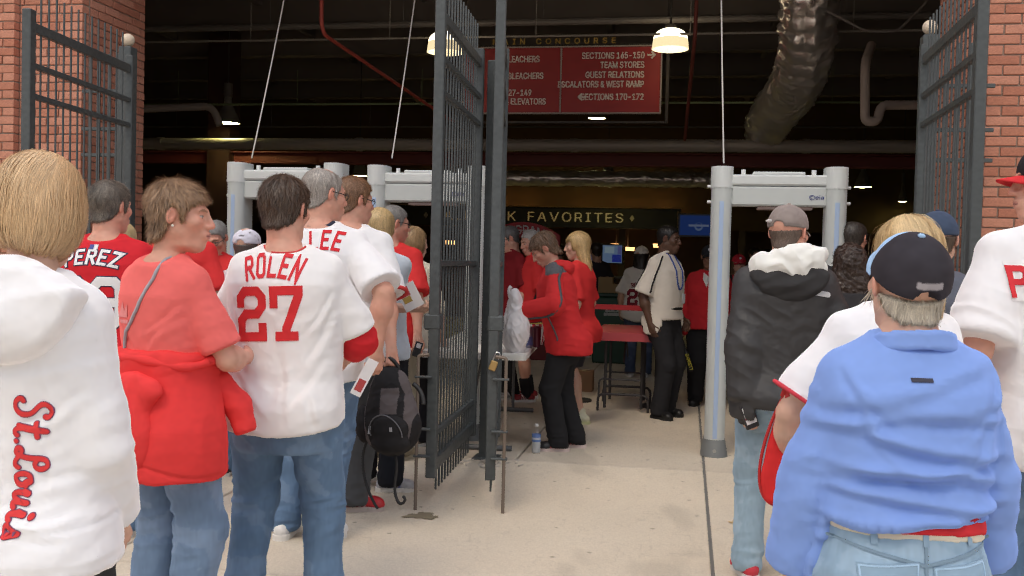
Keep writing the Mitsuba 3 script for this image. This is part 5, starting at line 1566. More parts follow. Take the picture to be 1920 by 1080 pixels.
for k in 'LR':
    a, b, c = p.sh[k], p.el[k], p.wr[k]
    out = nrm(np.cross(b - a, c - b)) * (1 if k == 'R' else -1)
    bk = nrm(np.cross(out, c - b)) * .5
    path = [p.nb * .25 + a * .75 + [0, -.06, .05]] + [a + (b - a) * t_ + nrm(out) * .05 + np.array([0, -.05, 0]) for t_ in (.3, .6, .95)] + [b + (c - b) * t_ + nrm(out) * .02 + np.array([0, -.02, -.06]) for t_ in (.3, .6, .95)]
    p.cord(f'{k_}__piping', curve(path, 30), .010, (.09, .09, .10), lift=.002)
    t = tube([p.wr[k] - nrm(c - b) * .05, p.wr[k] - nrm(c - b) * .008], .047, 14)
    p.emit(f'{k_}__cuff', t.vertices, t.faces, 'cloth', (.09, .09, .10))
for sg, z in ((-1, .57), (1, .57)):
    p.cord(f'{k_}__pocket_zip', [p.o + p.A @ np.array([sg * .3, .07, (zz - .52) * H]) for zz in np.linspace(.52, .60, 10)], .006, (.1, .1, .11), lift=.001)
p.trousers((.018, .018, .02), 1.15, amp=.007)
p.shoes((.02, .02, .022), sole=(.62, .5, .46), accent=(.5, .08, .08))

# 11 blonde in red behind her, 12 and 13 in red beyond the table
p = Person('woman with long blond hair and bare legs behind the red rain jacket', 1070, 437, 218, yaw=70, fem=True, lod=1, seed=17, head=(14, 8, 0), face=True, bare_legs=True, feet=dict(L=(-.16, .0, 10), R=(.1, -.02, 0)), gp=(1078, 797))
p.hair('long', (.52, .36, .17), .013, 2600, .14, .0045, .004, var=.25)
p.top(RED, .9, .026, .5, .44, r=(.046, .048, .03), amp=.007)
p.trousers((.03, .03, .035), 1.2, short=.30, name='shorts')
p.shoes((.58, .58, .44), sole=(.5, .52, .3))
p = Person('man with short white hair in a red polo with black undersleeves behind the table', 986, 430, 192, yaw=100, lod=1, seed=18, head=(20, 18, 0), skin='ruddy', face=True, bare_legs=True, g=1.05, gp=(992, 750), feet=dict(L=(-.12, .05, 0), R=(.14, -.03, 0)))
p.hair('short', (.42, .39, .36), .006, 900, .02, .003, .003)
p.top(RED, .85, .026, .6, .44, r=(.05, .052, .03), collar=.012)
for k in 'LR':
    a, b, c = p.sh[k], p.el[k], p.wr[k]
    blob(p, 'undersleeve', union([(rc(a * .3 + b * .7, b, .036 * p.H, .033 * p.H), 0), (rc(b, c, .033 * p.H, .024 * p.H, True), .02)]), np.minimum(np.minimum(a, b), c) - .1, np.maximum(np.maximum(a, b), c) + .1, .010, BLK, .003)
p.trousers((.02, .02, .024), 1.2, short=.29, name='shorts')
for k in 'LR':
    blob(p, 'sock', rc(p.an[k] - [0, 0, .02], p.an[k] * .62 + p.kn[k] * .38, .034 * p.H * .9, .036 * p.H, True), p.an[k] - .1, p.an[k] + [.1, .1, .3], .01, (.018, .018, .02))
p.shoes((.25, .02, .025), sole=(.62, .6, .58), accent=(.7, .68, .66))
p = Person('grey haired man in dark red beside the edge of the centre gate', 957, 424, 186, yaw=110, lod=1, seed=19, head=(-10, 22, 0), skin='ruddy', face=True)
p.hair('short', (.13, .12, .115), .010, 800, .025, .003, .004)
p.glasses()
p.top((.22, .015, .02), .85, .026, .6, .44, collar=.01); p.trousers(BLK); p.shoes((.3, .3, .3))

# 14 guard, 15 guard in the red jacket
p = Person('guard in a white polo and black trousers standing by the red table', 1262, 424, 206, yaw=-128, lod=0, seed=20, head=(12, 6, 0), skin='brown', face=True, brow=(.01, .008, .007), feet=dict(L=(-.10, 0, 12), R=(.10, .03, -12)), gp=(1240, 782),
           right=dict(at=(.215, -.02, .50 * 1.72), curl=.5), left=dict(at=(-.23, .06, .52 * 1.72), curl=.5))
p.hair('short', (.012, .010, .009), .006, 900, .012, .003, .002, jit=.6)
p.top((.66, .62, .55), .92, .03, .6, .515, r=(.049, .054, .03), amp=.006, name='polo', collar=.013, rg=.03)
k_ = p.topkey
for k, sg in (('L', -1), ('R', 1)):
    pa = [p.nb * .3 + p.sh[k] * .7 + np.array([0, .05, .06])] + [p.sh[k] + (p.el[k] - p.sh[k]) * t_ + np.array([sg * .03, .065, 0]) for t_ in (.05, .3, .6, .9)]
    p.cord(f'{k_}__piping', curve(pa, 24), .008, BLK, lift=.002)
    pb = [p.nb * .3 + p.sh[k] * .7 + np.array([0, -.06, .06])] + [p.sh[k] + (p.el[k] - p.sh[k]) * t_ + np.array([sg * .03, -.065, 0]) for t_ in (.05, .3, .6, .9)]
    p.cord(f'{k_}__piping', curve(pb, 24), .008, BLK, lift=.002)
p.cord('lanyard', curve([p.nb + [.05, .02, .01], p.nb + [.05, .13, -.1], p.nb + [.015, .16, -.3], p.nb + [-.015, .16, -.3], p.nb + [-.05, .13, -.1], p.nb + [-.05, .02, .01]], 40), .007, (.05, .08, .28), lift=.004)
b = block(-.028, .028, -.003, .003, -.045, .045, .003)
p.emit('badge', b.vertices + p.o + np.array([0, .19, .105 * p.H]), b.faces, 'shell', (.55, .55, .58))
p.trousers((.022, .022, .025), 1.12, amp=.006, waist=.585)
t = tube([p.o + np.array([math.cos(a) * (.1 * p.H + .014), math.sin(a) * (.07 * p.H + .018), .052 * p.H]) for a in np.linspace(0, 2 * np.pi, 40)], .014, 6, False)
p.emit('belt', t.vertices, t.faces, 'leather', (.015, .014, .013))
p.shoes((.012, .012, .013), sole=(.01, .01, .01))
GUARD = p
p = Person('guard in a red jacket and black cap facing the street', 1305, 463, 189, yaw=172, fem=True, g=1.28, lod=0, seed=21, head=(0, 0, 0), skin='mid', face=True, heavy=.8, brow=(.015, .01, .009), gp=(1322, 760), right=dict(at=(.27, .06, .78), curl=.9))
p.hair('short', (.012, .010, .009), .012, 600, .03, .003, .003, cap=.03)
ck = p.cap_hat((.018, .018, .022), tilt=-.05, bill=(.015, .015, .018))
sp = trimesh.creation.icosphere(2, 1)
p.emit(f'{ck}__emblem', p.from_head(sp.vertices * [.024, .006, .019] + [0, .089, .072]), sp.faces, 'cloth', (.62, .62, .68))
p.top((.46, .022, .028), 1.95, .034, .5, .49, r=(.05, .05, .04), amp=.009, name='jacket')
for sg in (-1, 1):
    b = Polygon([(0, 0), (sg * .055, .045), (sg * .065, -.02), (sg * .03, -.10)])
    r = p.onto(plate(b, .006), p.o + p.A @ np.array([0, .4, .292 * p.H]), (-1, 0, 0), (0, 0, 1), lift=.004)
    if r:
        p.emit(f'{p.topkey}__collar', r[0], r[1], 'cloth', (.62, .6, .56))
p.trousers((.016, .016, .018), 1.25); p.shoes((.012, .012, .012), sole=(.01, .01, .01))
WAND = p

# 16 red cap, 17 white cap and jersey 27
p = Person('woman in a red cap and dark open jacket beyond the right detector', 1382, 484, 160, yaw=178, fem=True, lod=1, seed=22, face=True, H=1.5, gp=(1378, 722))
p.hair('shoulder', (.16, .09, .05), .012, 700, .08, .004, .003, cap=.03)
ck = p.cap_hat((.42, .02, .035), bill=(.42, .02, .035))
p.emit(f'{ck}__emblem', p.from_head(sp.vertices * [.016, .005, .016] + [0, .089, .07]), sp.faces, 'cloth', (.6, .58, .58))
def vest(V):
    c = grain(V, (.03, .03, .034), .1)
    q = (V - p.o)
    c[(np.abs(q[:, 0]) < .075) & (q[:, 1] > 0)] = (.42, .02, .03)
    return c
p.top(None, 1.9, .03, .5, .46, r=(.047, .047, .036), amp=.007, name='jacket', colfn=vest)
g = shapely.union_all([LineString([(-.05, 0), (.05, .012)]).buffer(.011), LineString([(-.04, -.04), (.045, -.03)]).buffer(.008)])
r = p.onto(plate(g, .003), p.o + np.array([0, .4, .2 * p.H]), (-1, 0, 0), (0, 0, 1))
if r:
    p.emit(f'{p.topkey}__print', r[0], r[1], 'cloth', (.6, .56, .55))
p.trousers((.05, .07, .11)); p.shoes((.4, .4, .42))
p = Person('woman in a white cap and a white jersey numbered 27 inside the hall', 1207, 465, 150, yaw=-8, fem=True, g=1.1, lod=1, seed=23, head=(-30, 0, 0), skin='tan', gp=(1196, 706))
p.hair('long', (.022, .016, .013), .012, 800, .1, .005, .004, cap=.03)
ck = p.cap_hat((.62, .58, .5), bill=(.6, .56, .48))
p.emit(f'{ck}__emblem', p.from_head(sp.vertices * [.012, .004, .016] + [0.05, .07, .065]), sp.faces, 'cloth', (.1, .02, .03))
p.top((.6, .56, .49), .95, .032, .7, .43, .05, r=(.05, .056, .03), amp=.007)
print_word(p, 'ROLEN', .045, .010, .70, (.2, .02, .03), .2, .3, x=-.02)
print_word(p, '27', .165, .036, .565, (.2, .02, .03), .22, x=-.02, name='number')
p.trousers((.05, .07, .12), jeans=True); p.shoes((.5, .5, .5))
# dark figures deep in the hall
for px, py, s_, lab, c, yw_ in ((1118, 472, 128, 'dark clothed person standing at the green bin', (.03, .028, .03), 20), (1440, 462, 112, 'person in dark clothes far behind the right detector', (.05, .04, .035), 160), (1634, 474, 150, 'person in a dark red cap far behind the balding man', (.04, .03, .03), 30), (1050, 470, 110, 'person in a black shirt at the food counter', (.02, .02, .022), 10), (1415, 478, 120, 'person in a brown shirt waiting inside the right detector', (.06, .04, .03), 200)):
    p = Person(lab, px, py, s_, yaw=yw_, lod=2, seed=px, skin='tan', H=1.66 if s_ != 150 else None)
    p.hair('short', (.03, .02, .015))
    if px == 1634:
        p.cap_hat((.3, .02, .04), bill=(.3, .02, .04))
    p.top(c, .85, .026, .6, .44); p.trousers((.02, .02, .024)); p.shoes(BLK)

# 18 black rain jacket, 19 balding man, 20 curly hair
p = Person('man in a grey cap and a black rain jacket with a white hood lining', 1503, 392, 418, yaw=-6, g=1.06, lod=0, seed=24, head=(-34, 2, 0), skin='ruddy', shw=.98, feet=dict(L=(-.13, -.03, 12), R=(.12, .10, -10)), shift=(-.06, 0),
           left=dict(world=at(1397, 752, 4.35), pole=(-.6, -1, 0), curl=.75, n=(.9, .3, 0), s=(0, .9, -.1), thumb=.6))
p.hair('short', (.13, .09, .07), .004, 1500, .015, .0024, .002, cap=.01)
CAPG = (.245, .205, .19)
ck = p.cap_hat(lambda V: grain(V, CAPG, .12, 40) * np.where(((V[:, 1] < -.05) & (V[:, 2] < .03))[:, None], .82, 1.0), bill=(.3, .24, .21), tilt=-.03)
e_ = p.from_head(np.array([[-.055, -.095, .045]]))[0]
p.emit(f'{ck}__emblem', p.from_head(sp.vertices * [.02, .006, .008] + [-.045, -.108, .042]), sp.faces, 'cloth', (.5, .47, .46))
H = p.H
p.top((.036, .035, .036), 1.96, .042, .6, .47, r=(.052, .054, .044), amp=.011, name='jacket', rg=.1, mat='nylon', nback=.02)
hood(p, .175, .15, .02, (.035, .034, .035), bulge=.04, amp=.006)
c = p.nb + p.A @ np.array([0, -.055, .03])
ln = union([(ell(c + [0, -.05, -.03], (.15, .055, .06)), 0), (ell(c + [.04, .0, .012], (.125, .09, .045), roty(.12)), .03), (ell(c + [-.10, -.02, -.03], (.06, .06, .05)), .02)])
blob(p, 'hood_lining', ln, c - [.24, .2, .16], c + [.24, .2, .13], .0065, (.70, .70, .66), .016, (16, 16, 12), R=roty(.5), a=.03)
lg = shapely.union_all([sbox(-.03, -.012, .03, .012), shapely.geometry.Point(.03, .0).buffer(.012)])
p.sew(f'{p.topkey}__emblem', plate(lg, .002), p.o + p.A @ np.array([.135, -.4, .255 * H]), (1, 0, -.15), (.15, 0, 1), (.5, .5, .5))
p.trousers((.25, .345, .42), 1.0, jeans=True)
tl = union([(loft(p.o, np.eye(3), p.stations(.03)), 0)])
blob(p, 'shirt_tail', lambda P: np.maximum(np.maximum(tl(P), P[:, 2] - .5 * H), .455 * H - P[:, 2]), p.o + [-.3, -.25, -.1 * H], p.o + [.3, .25, .0], .008, (.25, .36, .6), .004)
p.shoes((.5, .03, .05), sole=(.6, .58, .55), accent=(.7, .7, .7))
BLACKJ = p
p = Person('balding dark haired man in a black jacket in front of the right detector', 1602, 417, 262, yaw=-12, lod=1, seed=25, head=(-30, 2, 0), skin='ruddy', shift=(.0, 0))
p.hair('fringe', (.05, .04, .034), .013, 1600, .03, .003, .005, var=.4)
p.top((.022, .022, .025), 1.95, .035, .6, .46, r=(.05, .05, .04), amp=.008, name='jacket', collar=.022); p.trousers(JEAN, jeans=True); p.shoes(BLK)
p = Person('person with dark brown curly hair between the black jacket and the blond woman', 1594, 468, 330, yaw=-10, fem=True, lod=1, seed=26)
p.hair('curly', (.045, .027, .02), .03, 2600, .05, .005, .012, var=.4)
p.top((.03, .028, .03), 1.9, .03, .6, .46, r=(.047, .047, .036)); p.trousers(JEAN); p.shoes(BLK)

# 21 blond woman in white, 22 dark blue cap
p = Person('woman with long blond hair in a white jersey with red sleeve piping', 1704, 422, 670, yaw=8, hx=.045, fem=True, g=1.06, lod=0, seed=27, head=(0, 0, 0), left=dict(at=(-.235, .12, .80), pole=(-1, -.4, -.1), curl=.9), shw=1.0)
p.hair('shoulder', (.56, .41, .215), .006, 6000, .16, .004, .004, rough=.003, jit=.07, var=.18)
p.top((.75, .745, .765), .82, .03, .7, .44, r=(.05, .055, .03), amp=.008, rg=.02)
for k in 'LR':
    e = p.sh[k] + (p.el[k] - p.sh[k]) * .82
    dd = nrm(p.el[k] - p.sh[k]); a_ = nrm(np.cross(dd, [0, 0, 1])); b_ = np.cross(dd, a_)
    th = np.linspace(0, 2 * np.pi, 40)
    t = tube(e + (np.cos(th)[:, None] * a_ + np.sin(th)[:, None] * b_) * .055 * p.H * .985, .0055, 8, False)
    p.emit(f'{p.topkey}__piping', t.vertices, t.faces, 'cloth', (.55, .05, .07))
p.trousers(JEAN, jeans=True); p.shoes((.5, .5, .5))
BLOND = p
p = Person('person in a dark blue cap just right of the blond head', 1758, 405, 440, yaw=-10, lod=1, seed=28, head=(-20, 0, 0))
p.hair('short', (.1, .07, .05), .01, 600, cap=.02)
p.cap_hat((.045, .065, .11), bill=(.04, .05, .09))
p.top((.1, .11, .14), .85, .026, .6, .44); p.trousers(JEAN); p.shoes(BLK)

# 23 blue fleece
p = Person('older person in a bright blue fleece and dark cap', 1708, 440, 850, yaw=2, g=1.14, lod=0, seed=29, head=(0, -8, 0), skin='fair', heavy=.3, shw=.92, arm_r=1.0, drop=.010, neck=-.030,
           left=dict(at=(-.215, .10, .64), pole=(-1, -.6, 0), curl=.7), right=dict(at=(.275, .13, .64), pole=(1, -.5, 0), curl=.7))
p.hair('short', (.50, .45, .36), .014, 4200, .04, .0026, .004, rough=.003, var=.2, cap=-.02)
H = p.H
def cc_(V):
    c = grain(V, (.030, .027, .034), .25, 28)
    f_ = V[:, 1] > .028 + .01 * np.sin(V[:, 0] * 30)
    c[f_] = grain(V[f_], (.30, .46, .66), .08, 60)
    pa = (np.abs(V[:, 0] - .0) < .03) & (V[:, 1] < -.05) & (np.abs(V[:, 2] - .052) < .007)
    c[pa] = (.3, .28, .3)
    return c
ck = p.cap_hat(cc_, bill=(.28, .42, .6), tilt=.34, up=.004)
def bands(V, N):
    z, x = V[:, 2] / H, V[:, 0]
    m = (V[:, 1] < .06) * np.exp(-(x / .19) ** 4)
    d = 0
    for i, (zc, sl, a, w) in enumerate(((.715, -.10, .010, .010), (.685, -.22, .013, .012), (.655, .10, .010, .010), (.632, -.12, .016, .012), (.606, .06, .012, .010), (.582, -.05, .014, .010), (.560, .03, .011, .009), (.74, .25, .008, .012), (.77, -.3, .006, .014))):
        zz = z * H - (zc * H + sl * x * (1 if i % 2 else -1) * .5 + .018 * np.cos(x * 9 + i * 2.1) + .012 * (meshkit.noise(np.stack([x * 14, x * 0 + i, x * 0], 1), 3) - .5))
        d = d - a * np.exp(-(zz / w) ** 2) + a * .9 * np.exp(-((zz - w * 1.9) / (w * 1.3)) ** 2)
    arms = .5 * (np.abs(x) > .2)
    V = V + N * (d * m)[:, None]
    V = creases(V, N, H, [((.15, .77), (.06, .70), .004, .008, .01), ((-.15, .77), (-.05, .71), .004, .008, -.01), ((.16, .75), (.08, .66), .005, .008, .01), ((-.16, .75), (-.07, .66), .005, .008, -.01), ((-.17, .80), (-.12, .70), .006, .007, 0), ((.17, .80), (.12, .70), .006, .007, 0)])
    return folds(V, N, .010, (5, 5, 15), roty(.5), 77, arms)
p.top((.20, .315, .67), 1.97, .022, .55, .583, r=(.048, .050, .042), amp=.006, name='fleece', folds_fn=bands, nback=.0, rg=.03, side=0.02)
k_ = p.topkey
cn = p.nb + p.A @ np.array([0, -.012, .0])
def colr(P):
    q = (P - cn.astype(np.float32))
    r_ = np.hypot(q[:, 0] / 1.12, q[:, 1])
    zt = .022 + .25 * q[:, 1] * 0
    return smax(np.abs(r_ - .076 - .35 * np.maximum(-q[:, 2], 0)) - .007, np.abs(q[:, 2] + .016 + .25 * q[:, 1]) - .022, .01)
blob(p, f'{k_}__collar', colr, cn - [.2, .2, .12], cn + [.2, .2, .12], .006, (.20, .315, .67), .004, (9, 9, 9))
p.sew(f'{k_}__tag', plate(sbox(-.022, -.004, .022, .004), .002), p.o + p.A @ np.array([-.02, -.4, .272 * H]), (1, 0, 0), p.A[:, 2], (.05, .05, .07))
us = loft(p.o, np.eye(3), p.stations(.019))
blob(p, 'undershirt', lambda P: np.maximum(np.maximum(us(P), P[:, 2] - .592 * H), .572 * H - .03 * np.abs(P[:, 0]) - .05 * P[:, 0] - P[:, 2]), p.o + [-.32, -.28, 0], p.o + [.32, .28, .10 * H], .0065, (.56, .03, .04), .003, (8, 8, 20))
blob(p, 'undershirt', lambda P: np.maximum(np.maximum(us(P) + .005, P[:, 2] - .605 * H), .562 * H - .03 * np.abs(P[:, 0]) - .06 * P[:, 0] - P[:, 2]), p.o + [-.32, -.28, 0], p.o + [.32, .28, .10 * H], .0065, (.6, .55, .45), .002)
p.trousers((.24, .35, .46), 1.05, jeans=True, waist=.60)
jeans_back(p, (.24, .35, .46))
p.shoes((.5, .5, .5))

# 24 white jersey at the right edge
p = Person('tall man in a red billed black cap and white jersey at the right edge', 1982, 266, 590, yaw=12, g=1.12, lod=0, seed=30, head=(66, 2, 0), skin='ruddy', face=True, shw=1.18)
p.hair('short', (.06, .04, .03), .010, 1500, .02, .0024, .003, cap=.02)
p.cap_hat((.02, .02, .023), bill=(.55, .03, .035))
p.top((.75, .745, .76), .88, .036, .8, .43, .03, r=(.052, .058, .03), amp=.010, rg=.02)
r, u, _ = axes(p)
o = p.o + p.A @ np.array([0, -.4, .235 * p.H])
p.sew(f'{p.topkey}__name_plate', plate(sbox(-.25, -.055, .25, .06).buffer(.004), .002), o, r, u, (.75, .75, .76))
print_word(p, 'PU', .08, .018, .733, (.6, .04, .05), .3, 0, x=-.19, lift=.006)
p.trousers(JEAN, jeans=True); p.shoes(BLK)

# ---------------------------------------------------------------- tables and what lies on them
def fold_table(name, label, c, right, L, Wd, h, rgb, leg_rgb, th=.045, inset=.28, foot=True):
    """A folding table: c is the middle of its near short edge, right runs along that edge, L into the depth."""
    root = thing(name, label, 'table')
    r = nrm(right)
    f = np.cross([0, 0, 1], r)
    M = np.eye(4)
    M[:3, 0], M[:3, 1], M[:3, 2], M[:3, 3] = r, f, [0, 0, 1], c
    top = trimesh.creation.extrude_polygon(sbox(-Wd / 2, 0, Wd / 2, L).buffer(-.04).buffer(.04), th - .008, engine='earcut')
    top.apply_translation([0, 0, h - th])
    cap = trimesh.creation.extrude_polygon(sbox(-Wd / 2, 0, Wd / 2, L).buffer(-.045).buffer(.038), .008, engine='earcut')
    cap.apply_translation([0, 0, h - .0085])
    put(f'{root}__table_top', cat([top, cap]), mat(rgb, .45), m=M, smooth=35)
    lm = mat(leg_rgb, .4)
    for y in (inset, L - inset):
        for x in (-.08, .08) if foot else (-.17, .17):
            put(f'{root}__leg', tube([(x, y, .03), (x, y, h - th)], .014, 10), lm, m=M, smooth=35)
        if foot:
            put(f'{root}__foot', tube([(-.27, y, .022), (.27, y, .022)], .02, 12), lm, m=M, smooth=35)
        else:
            put(f'{root}__foot', tube(bend([(-.235, y, 0), (-.235, y, .16), (.235, y, .16), (.235, y, 0)], .07), .0125, 10), lm, m=M, smooth=35)
            put(f'{root}__crossbar', cat([tube([(-.17, y, .30), (.17, y, .30)], .009, 8)]), lm, m=M, smooth=35)
            put(f'{root}__crossbar', tube(bend([(-.235, y + .0, .0), (-.225, y, .29), (-.17, y, .31)], .03), .009, 8), lm, m=M, smooth=35)
        put(f'{root}__brace', tube([(0, y, h - th - .22), (0, y + (.3 if y == inset else -.3), h - th)], .008, 6), lm, m=M, smooth=35)
    return root, M
c0 = at(985, 690, 6.9) * [1, 1, 0]
wt_r = nrm(BU + .07 * BN)
fold_table('folding_table', 'white plastic folding table for bag checks behind the centre gate', c0 - wt_r * .38, wt_r, 2.44, .76, .74, (.62, .61, .57), (.12, .125, .13))
c1 = at(1167, 640, 8.95) * [1, 1, 0]
rt, RM = fold_table('folding_table', 'red topped folding table on dark legs beside the guard in the white polo', c1, BU, 1.22, .55, .76, (.43, .06, .07), (.045, .04, .04), th=.075, foot=False, inset=.30)
def film(name, label, catg, fn, lo, hi, h, rgb, amp, freq, trans=.35, **kw):
    V, Fc = nets(fn, lo, hi, h)
    N = normals(V, Fc)
    V = folds(V, N, amp, freq, None, 91)
    V = folds(V, N, amp * .6, (freq[0] * 2, freq[1] * 2, freq[2] * 1.5), roty(.5), 92)
    root = thing(name, label, catg)
    put(f'{root}__bag', (V, Fc), mat(rgb, .35, spec=.5), smooth=True)
    return root
c = at(966, 655, 7.05)
c[2] = .742
rt2 = film('plastic_bag', 'white plastic carrier bag standing on the white folding table', 'bag', lambda P: smin(ell(c + [0, 0, .15], (.085, .10, .17))(P), ell(c + [-.01, 0, .32], (.04, .045, .12))(P), .05) if True else 0, c - [.2, .2, .0], c + [.2, .2, .46], .007, (.66, .63, .63), .014, (13, 13, 5))
put(f'{rt2}__handle', tube(curve([c + [-.03, 0, .36], c + [-.055, 0, .44], c + [-.04, 0, .47]], 10), [.014] * 10, 6), mat((.66, .63, .63), .35), smooth=True)
cn = thing('drink_can', 'tall silver blue drink can on the white folding table', 'can')
c = at(991, 655, 7.45); c[2] = .74
put(f'{cn}__body', place(lathe([(0, 0), (.026, 0), (.031, .008), (.031, .145), (.026, .158), (.025, .16), (0, .158)], 24), np.block([[np.eye(3), c[:, None]], [0, 0, 0, 1]])), mat((.28, .28, .36), .3, .6), smooth=35)
put(f'{cn}__band', place(lathe([(.0312, .02), (.0316, .02), (.0316, .085), (.0312, .085)], 24), np.block([[np.eye(3), c[:, None]], [0, 0, 0, 1]])), mat((.10, .12, .3), .35), smooth=35)
cn = thing('drink_can', 'dark red drink can beside the silver one on the white table', 'can')
c = at(1006, 655, 7.5); c[2] = .74
put(f'{cn}__body', place(lathe([(0, 0), (.026, 0), (.031, .008), (.031, .145), (.026, .158), (.025, .16), (0, .158)], 24), np.block([[np.eye(3), c[:, None]], [0, 0, 0, 1]])), mat((.14, .03, .05), .35, .3), smooth=35)
bx = thing('snack_box', 'red and white striped snack tub with a yellow rim on the white table', 'box')
c = at(1003, 630, 7.75); c[2] = .74
for k in range(20):
    a0, a1 = k / 20 * 2 * math.pi, (k + 1) / 20 * 2 * math.pi
    put(f'{bx}__stripe', hull([(c + [r_ * math.cos(a), r_ * math.sin(a), z]) for a in (a0, a1) for r_, z in ((.062, 0), (.085, .17), (.055, 0), (.078, .17))]), mat((.62, .6, .58) if k % 2 else (.5, .03, .05), .5))
th = np.linspace(0, 2 * np.pi, 40)
put(f'{bx}__rim', tube(c + np.stack([.085 * np.cos(th), .085 * np.sin(th), th * 0 + .17], 1), .006, 6, False), mat((.6, .5, .1), .5), smooth=True)

# ---------------------------------------------------------------- barrier, bin, stand
def stanchion(label, p):
    root = thing('barrier_post', label, 'barrier post')
    M = np.eye(4); M[:3, 3] = p * [1, 1, 0]
    put(f'{root}__base', lathe([(0, 0), (.17, 0), (.17, .015), (.03, .04), (0, .04)], 32), mat((.03, .03, .03), .5), m=M, smooth=35)
    put(f'{root}__post', lathe([(0, .04), (.03, .04), (.03, .94), (.034, .95), (.034, 1.0), (0, 1.0)], 20), mat((.03, .03, .032), .4), m=M, smooth=35)
    return p * [1, 1, 0]
s0 = stanchion('black barrier post hidden behind the long haired blond woman', at(1082, 600, 9.9))
s1 = stanchion('black barrier post hidden behind the guard in the white polo', at(1236, 600, 9.6))
k = put('barrier_belt', beam(s0 + [0, 0, .955], s1 + [0, 0, .955], .004, .052), mat((.5, .03, .035), .6))
tag(k, 'red retractable barrier belt stretched behind the red table', 'belt')
bn = thing('recycling_bin', 'dark green rectangular bin with a pale printed label inside the hall', 'bin')
BMx = board(at(1150, 585, 13.6) * [1, 1, 0])
put(f'{bn}__body', block(-.28, .28, .0, .92, -.5, 0, .02), mat((.018, .06, .035), .5), m=BMx)
put(f'{bn}__lid', block(-.30, .30, .92, .97, -.52, .02, .015), mat((.02, .05, .035), .45), m=BMx)
put(f'{bn}__label', plate(shapely.union_all([sbox(-.13, .66, .13, .70), sbox(-.11, .71, .11, .80).difference(sbox(-.07, .735, -.03, .78)).difference(sbox(.0, .735, .05, .78))]), .004), mat((.4, .42, .4), .6), m=BMx)
for x, w_, y, h_, lab in ((-.10, .13, .97, .22, 'tan carton standing on the left of the green bin'), (.12, .16, .97, .12, 'low tan carton standing on the right of the green bin')):
    root = thing('carton', lab, 'carton', 'cartons on the green bin')
    put(f'{root}__box', block(x - w_, x + w_ - .06, y, y + h_, -.4, -.12, .005), mat((.28, .19, .09), .8), m=BMx)
    put(f'{root}__tape', block(x - .03, x + .01, y + h_ + .0005, y + h_ + .002, -.4, -.12, .0005), mat((.4, .3, .17), .5), m=BMx)
cb = thing('carton', 'small brown carton on the floor behind the blond woman', 'carton')
M = BM.copy(); M[:3, 3] = at(1094, 697, 10.6) * [1, 1, 0]
put(f'{cb}__box', block(-.1, .1, 0, .2, .0, .22, .004), mat((.3, .17, .09), .8), m=M)
put(f'{cb}__tape', block(-.02, .02, .001, .199, .2205, .222, .0005), mat((.42, .3, .17), .5), m=M)
ps = thing('program_stand', 'programme stand with a curved red header lettered PROGRAMS', 'stand')
PM = board(at(985, 431, 13.8), nrm(BU * math.cos(.15) - BN * math.sin(.15)))
arc = lambda x: -.62 * x * x - .05 * x
xs = np.linspace(-.72, .5, 30)
band_ = Polygon([(x, arc(x) + .11) for x in xs] + [(x, arc(x) - .11) for x in xs[::-1]])
m = plate(band_, .05); m.apply_translation([0, 0, -.05])
put(f'{ps}__header', m, mat((.30, .02, .025), .5), m=PM)
tx, w_ = text('PROGRAMS', .125, .92, .006)
v, f = trimesh.remesh.subdivide_to_size(tx.vertices, tx.faces, .03, max_iter=8)
v[:, 0] += .40 - w_
v[:, 1] += arc(v[:, 0]) - .062
put(f'{ps}__lettering', (v, f), mat((.42, .38, .38), .6), m=PM)
hz_ = at(985, 431, 13.8)[2]
for x in (-.66, .44):
    put(f'{ps}__post', block(x - .03, x + .03, -hz_ + .01, arc(x) - .1, -.045, -.005, .004), mat((.2, .02, .02), .5), m=PM)
put(f'{ps}__counter', block(-.72, .5, -hz_, -hz_ + 1.0, -.6, -.06, .01), mat((.15, .02, .02), .6), m=PM)

# ---------------------------------------------------------------- things carried
def to(s, X):
    return s.local(X)
bp = thing('backpack', 'black and grey backpack hanging from the hand of the man in red shoes', 'backpack')
Bc = at(733, 772, 5.22)
Rb = rotz(math.radians(-24)) @ roty(math.radians(-5))
def inb(P):
    return ((P - Bc.astype(np.float32)) @ Rb.astype(np.float32)).astype(np.float32)
def bpmesh(key, fn, lo, hi, h, amp, colfn):
    V, Fc = nets(fn, lo, hi, h)
    V = relax(V, Fc, 1, .4)
    V = folds(V, normals(V, Fc), amp, (9, 9, 14), roty(.3), 41)
    put(key, (V @ Rb.T + Bc, Fc), 'cloth', smooth=True, color=np.clip(colfn(V), 0, 1))
body = union([(ell((0, 0, -.07), (.165, .105, .16)), 0), (ell((0, .01, .07), (.12, .085, .17)), .06)])
GR, BK = (.115, .098, .098), (.020, .019, .020)
def bcol(V):
    c = grain(V, BK, .2, 40)
    x, z = V[:, 0], V[:, 2]
    e = .085 + .06 * np.sin((z + .22) * 7)
    side = (np.abs(x - .0) > e - .028) & (np.abs(x) < e + .012) & (z > -.17)
    c[side] = grain(V[side], GR, .12)
    up = (z > .0) & (z < .13) & (x > -.01) & (x < .085) & (V[:, 1] < 0)
    c[up] = grain(V[up], GR, .12)
    return c
bpmesh(f'{bp}__body', body, (-.2, -.16, -.26), (.2, .16, .28), .006, .006, bcol)
pk = union([(ell((.035, -.075, -.085), (.105, .06, .085)), 0), (ell((.035, -.08, -.155), (.11, .055, .055)), .02)])
bpmesh(f'{bp}__pocket', pk, (-.12, -.18, -.24), (.18, .02, .04), .005, .003, lambda V: grain(V, BK, .2, 40))
sp_ = union([(ell((-.15, -.03, -.06), (.04, .06, .10)), 0)])
